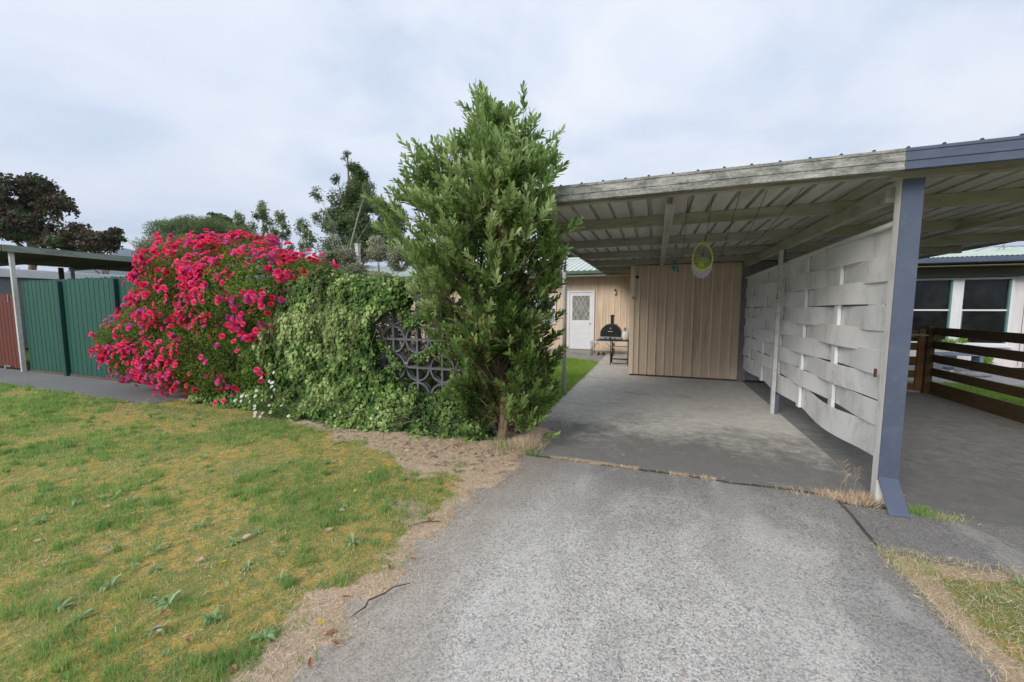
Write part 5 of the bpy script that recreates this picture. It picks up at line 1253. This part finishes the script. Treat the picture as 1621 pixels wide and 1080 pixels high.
# ------------------------------------------------------------------ background trees
def bgtree(name,label,base,blobs_,leafm,n,ls,trunk_r=.2,spread=.35,tv=QUAD,tfc=QUADF,group=None,limbs=True,hang=0,bark='bark',seed=0,fill=.35):
    t=thing(name,label,'tree',base,group)
    P=[];Nn=[]
    vol=np.array([b_[3]*b_[4] for b_ in blobs_]); cnt=(n*vol/vol.sum()).astype(int)
    for (x,y,z,rx,rz),c in zip(blobs_,cnt):
        d=rdir(c); rad=1-RNG.random(c)**1.3*fill*1.6; lump=fbm(d[:,0]*2+x,d[:,1]*2+y,d[:,2]*2+z,scale=1.5,seed=80+seed)
        q=np.array([x,y,z])+d*np.array([rx,rx,rz])*(rad*(.72+.6*(lump-.2)))[:,None]
        P.append(q); Nn.append(d)
    P=np.concatenate(P);Nn=np.concatenate(Nn); m_=len(P)
    cutn=fbm(P[:,0],P[:,1],P[:,2],scale=1.1/max(.5,ls*7),seed=90+seed); k=cutn>spread; P,Nn,cutn=P[k],Nn[k],cutn[k]; m_=len(P)
    mass('crown',tv,tfc,P,rdir(m_)+np.array([0,0,-hang]),Nn+rdir(m_)*.8,RNG.uniform(.6,1.3,m_)*ls,leafm,t,np.clip(.5+1.4*(cutn-.55)+RNG.normal(0,.18,m_),0,1))
    b=MB(); B=Vector(base); topz=max(b_[2] for b_ in blobs_); tp=[b_ for b_ in blobs_ if b_[2]==topz][0]
    b.tube([B,B.lerp(Vector((tp[0],tp[1],tp[2])),.5)+Vector((trunk_r*.5,0,0)),Vector((tp[0],tp[1],tp[2]+tp[4]*.3))],[trunk_r,trunk_r*.6,trunk_r*.12],8)
    for b_ in blobs_:
        e=Vector(b_[:3]); s_=B.lerp(Vector((tp[0],tp[1],tp[2])),min(.75,max(.2,(e.z-B.z)/(topz-B.z+.01)*.6)))
        b.tube([s_,s_.lerp(e,.5)+Vector((0,0,.05*(e-s_).length)),e],[trunk_r*.4,trunk_r*.22,trunk_r*.06],5)
        for q in range(4):
            dd_=Vector(rdir(1)[0]); dd_.z=abs(dd_.z); b.tube([e,e+Vector((dd_.x*b_[3],dd_.y*b_[3],dd_.z*b_[4]))*.8],[trunk_r*.07,trunk_r*.02],4,False)
    b.build('trunk',MT[bark],t,smooth=True); return t
C0=Vector((0,0,1.6)); fwv=Vector((-math.sin(R(20.2))*math.cos(R(5)),math.cos(R(20.2))*math.cos(R(5)),-math.sin(R(5))))
rtv=Vector((math.cos(R(20.2)),math.sin(R(20.2)),0)); upv=rtv.cross(fwv)
def far(px,py,d): return C0+(fwv+rtv*((px-810.5)/614)-upv*((py-540)/614))*d
def fb(px,py,d,rpx,rpz): p=far(px,py,d); return (p.x,p.y,p.z,rpx*d/614*.85,rpz*d/614)
def base(px,d): p=far(px,500,d); return (p.x,p.y,-.05)
bgtree('copper_tree','big dark copper and green tree above the left carport roof',base(40,30),
   [fb(20,315,30,55,38),fb(60,300,30,35,24),fb(90,330,30,32,26),fb(-20,340,30,50,45),fb(40,360,30,60,30),fb(110,365,30,38,20),fb(-60,330,31,50,50)],MT['copperleaf'],46000,.15,.35,.455,fill=.40)
bgtree('spreading_tree','low dark spreading tree right of the copper tree',base(150,28),
   [fb(125,372,28,28,14),fb(155,380,28,24,13),fb(172,376,28,26,9),fb(182,367,28,14,6),fb(165,388,28,26,9),fb(150,392,28,34,10),fb(95,388,28,40,14)],MT['copperleaf'],12000,.13,.16,.45,seed=3,fill=.5)
bgtree('willow','feathery pale green tree showing above the rose bush',base(310,13),
   [fb(265,368,13,38,24),fb(300,360,13,34,22),fb(335,366,13,42,24),fb(380,376,13,40,20),fb(240,395,13,28,18),fb(310,395,13,90,24)],MT['willowleaf'],40000,.09,.10,.36,NAR,NARF,hang=.3,seed=1)
bgtree('dark_round_tree','dark round crowned tree rising behind the willow',base(355,38),
   [fb(345,352,38,24,13),fb(370,364,38,24,12),fb(330,366,38,20,12),fb(385,380,38,22,12)],MT['darkleaf'],16000,.20,.3,.30,seed=2)
for i,(px,top,l) in enumerate(((382,330,'leftmost slender sapling with sparse tufts between rose and tall tree'),(416,318,'tallest slender sapling with sparse tufts behind the rose'),(440,334,'slender sapling with a round tuft, third from the left'),(478,345,'pale thin sapling nearest the tall dark tree'))):
    bl=[fb(px,top+5,16,6,6)]+[fb(px+random.uniform(-8-q*1.3,8+q*1.3),top+9+q*4.5+random.uniform(-4,4),16+random.uniform(-.4,.4),random.uniform(6,11),random.uniform(9,15)) for q in range(16)]
    bgtree('sapling',l,base(px+4,16),bl,MT['birchleaf'],3000 if i<3 else 2200,.11,.035,.47,LEAF,LEAFF,group='slender saplings',bark='palebark',seed=10+i,fill=.62)
bgtree('tall_tree','tall dark green tree left of the evergreen with a bare leaning tip',base(560,20),
   [fb(550,252,20,10,14),fb(560,266,20,18,12),fb(573,280,20,16,14),fb(534,284,20,12,10),fb(570,300,20,32,24),fb(545,318,20,32,24),fb(590,330,20,34,24),fb(530,350,20,28,24),fb(570,360,20,50,30),fb(555,395,20,60,28),fb(600,385,20,34,28),fb(625,350,20,30,30)],MT['darkleaf'],60000,.12,.22,.44,LEAF,LEAFF,seed=5,fill=.5)
bgtree('pale_tipped_tree','thin light green tree with long sprays beside the tall dark tree',base(505,15),
   [fb(503,308,15,14,14),fb(512,325,15,15,14),fb(500,345,15,13,14),fb(520,360,15,16,14),fb(600,330,15,14,18),fb(580,300,15,8,14)],MT['birchleaf'],6500,.09,.05,.46,LEAF,LEAFF,bark='palebark',seed=6,fill=.6)
bgtree('grey_shrub','pale grey green shrub behind the ivy, left of the white post',base(530,9.5),
   [fb(520,415,9.5,22,18),fb(545,408,9.5,24,20),fb(500,425,9.5,20,12),fb(560,430,9.5,26,14),fb(475,420,9.5,30,14)],MT['greyleaf'],26000,.055,.04,.36,LEAF,LEAFF,seed=7)
bgtree('grey_shrub','pale grey green shrub behind the ivy, right of the white post',base(610,9.8),
   [fb(600,400,9.8,24,16),fb(630,410,9.8,24,22),fb(655,400,9.8,26,24),fb(595,385,9.8,16,12),fb(590,437,9.8,40,7)],MT['greyleaf'],20000,.055,.04,.38,LEAF,LEAFF,seed=8)
bgtree('distant_tree','pale hazy tree showing above the beige house roof',base(905,40),[fb(905,402,40,30,10),fb(870,396,40,26,14),fb(935,405,40,26,8),fb(840,395,40,30,14)],MT['birchleaf'],9000,.28,.2,.40,seed=9)
bgtree('garden_shrub','small leafy shrub at the end of the garden bench',(7.6,12.8,0),[(7.62,12.8,.22,.14,.2),(7.66,12.85,.38,.10,.12)],MT['brightgrass'],900,.05,.01,.3,LEAF,LEAFF)
t=bgtree('potted_herb','small bright plant under the neighbour window behind the fence',(7.1,13.1,.45),[(7.05,13.1,.72,.16,.09),(7.3,13.1,.76,.12,.06)],MT['brightgrass'],500,.05,.008,.3,LEAF,LEAFF)
b=MB(); b.lathe([(.09,0),(.12,.22),(.13,.45),(.11,.45)],(7.1,13.1,0),14); b.build('pot',MT['planter'],t)
bgtree('dark_shrub','dark green shrub standing in the garden behind the open blocks',(-2.6,5.6,0),[(-4.5,5.6,.6,.6,.7),(-3.5,5.6,.6,.6,.7),(-2.5,5.6,.7,.55,.6),(-1.95,5.5,.5,.35,.45),(-4.2,5.6,1.35,.5,.5),(-3.2,5.6,1.35,.5,.5),(-2.5,5.6,1.4,.4,.4)],MT['darkleaf'],30000,.05,.02,.36,LEAF,LEAFF,seed=12)
# white post with cap behind the wall
p=far(566,388,10.5); b=MB(); b.box(p.x-.05,p.x+.05,p.y-.05,p.y+.05,0,p.z); b.box(p.x-.065,p.x+.065,p.y-.065,p.y+.065,p.z,p.z+.03); tag(b.build('garden_post',MT['white_post'],bevel=.004),'plain white post standing among grey shrubs behind the ivy','post')
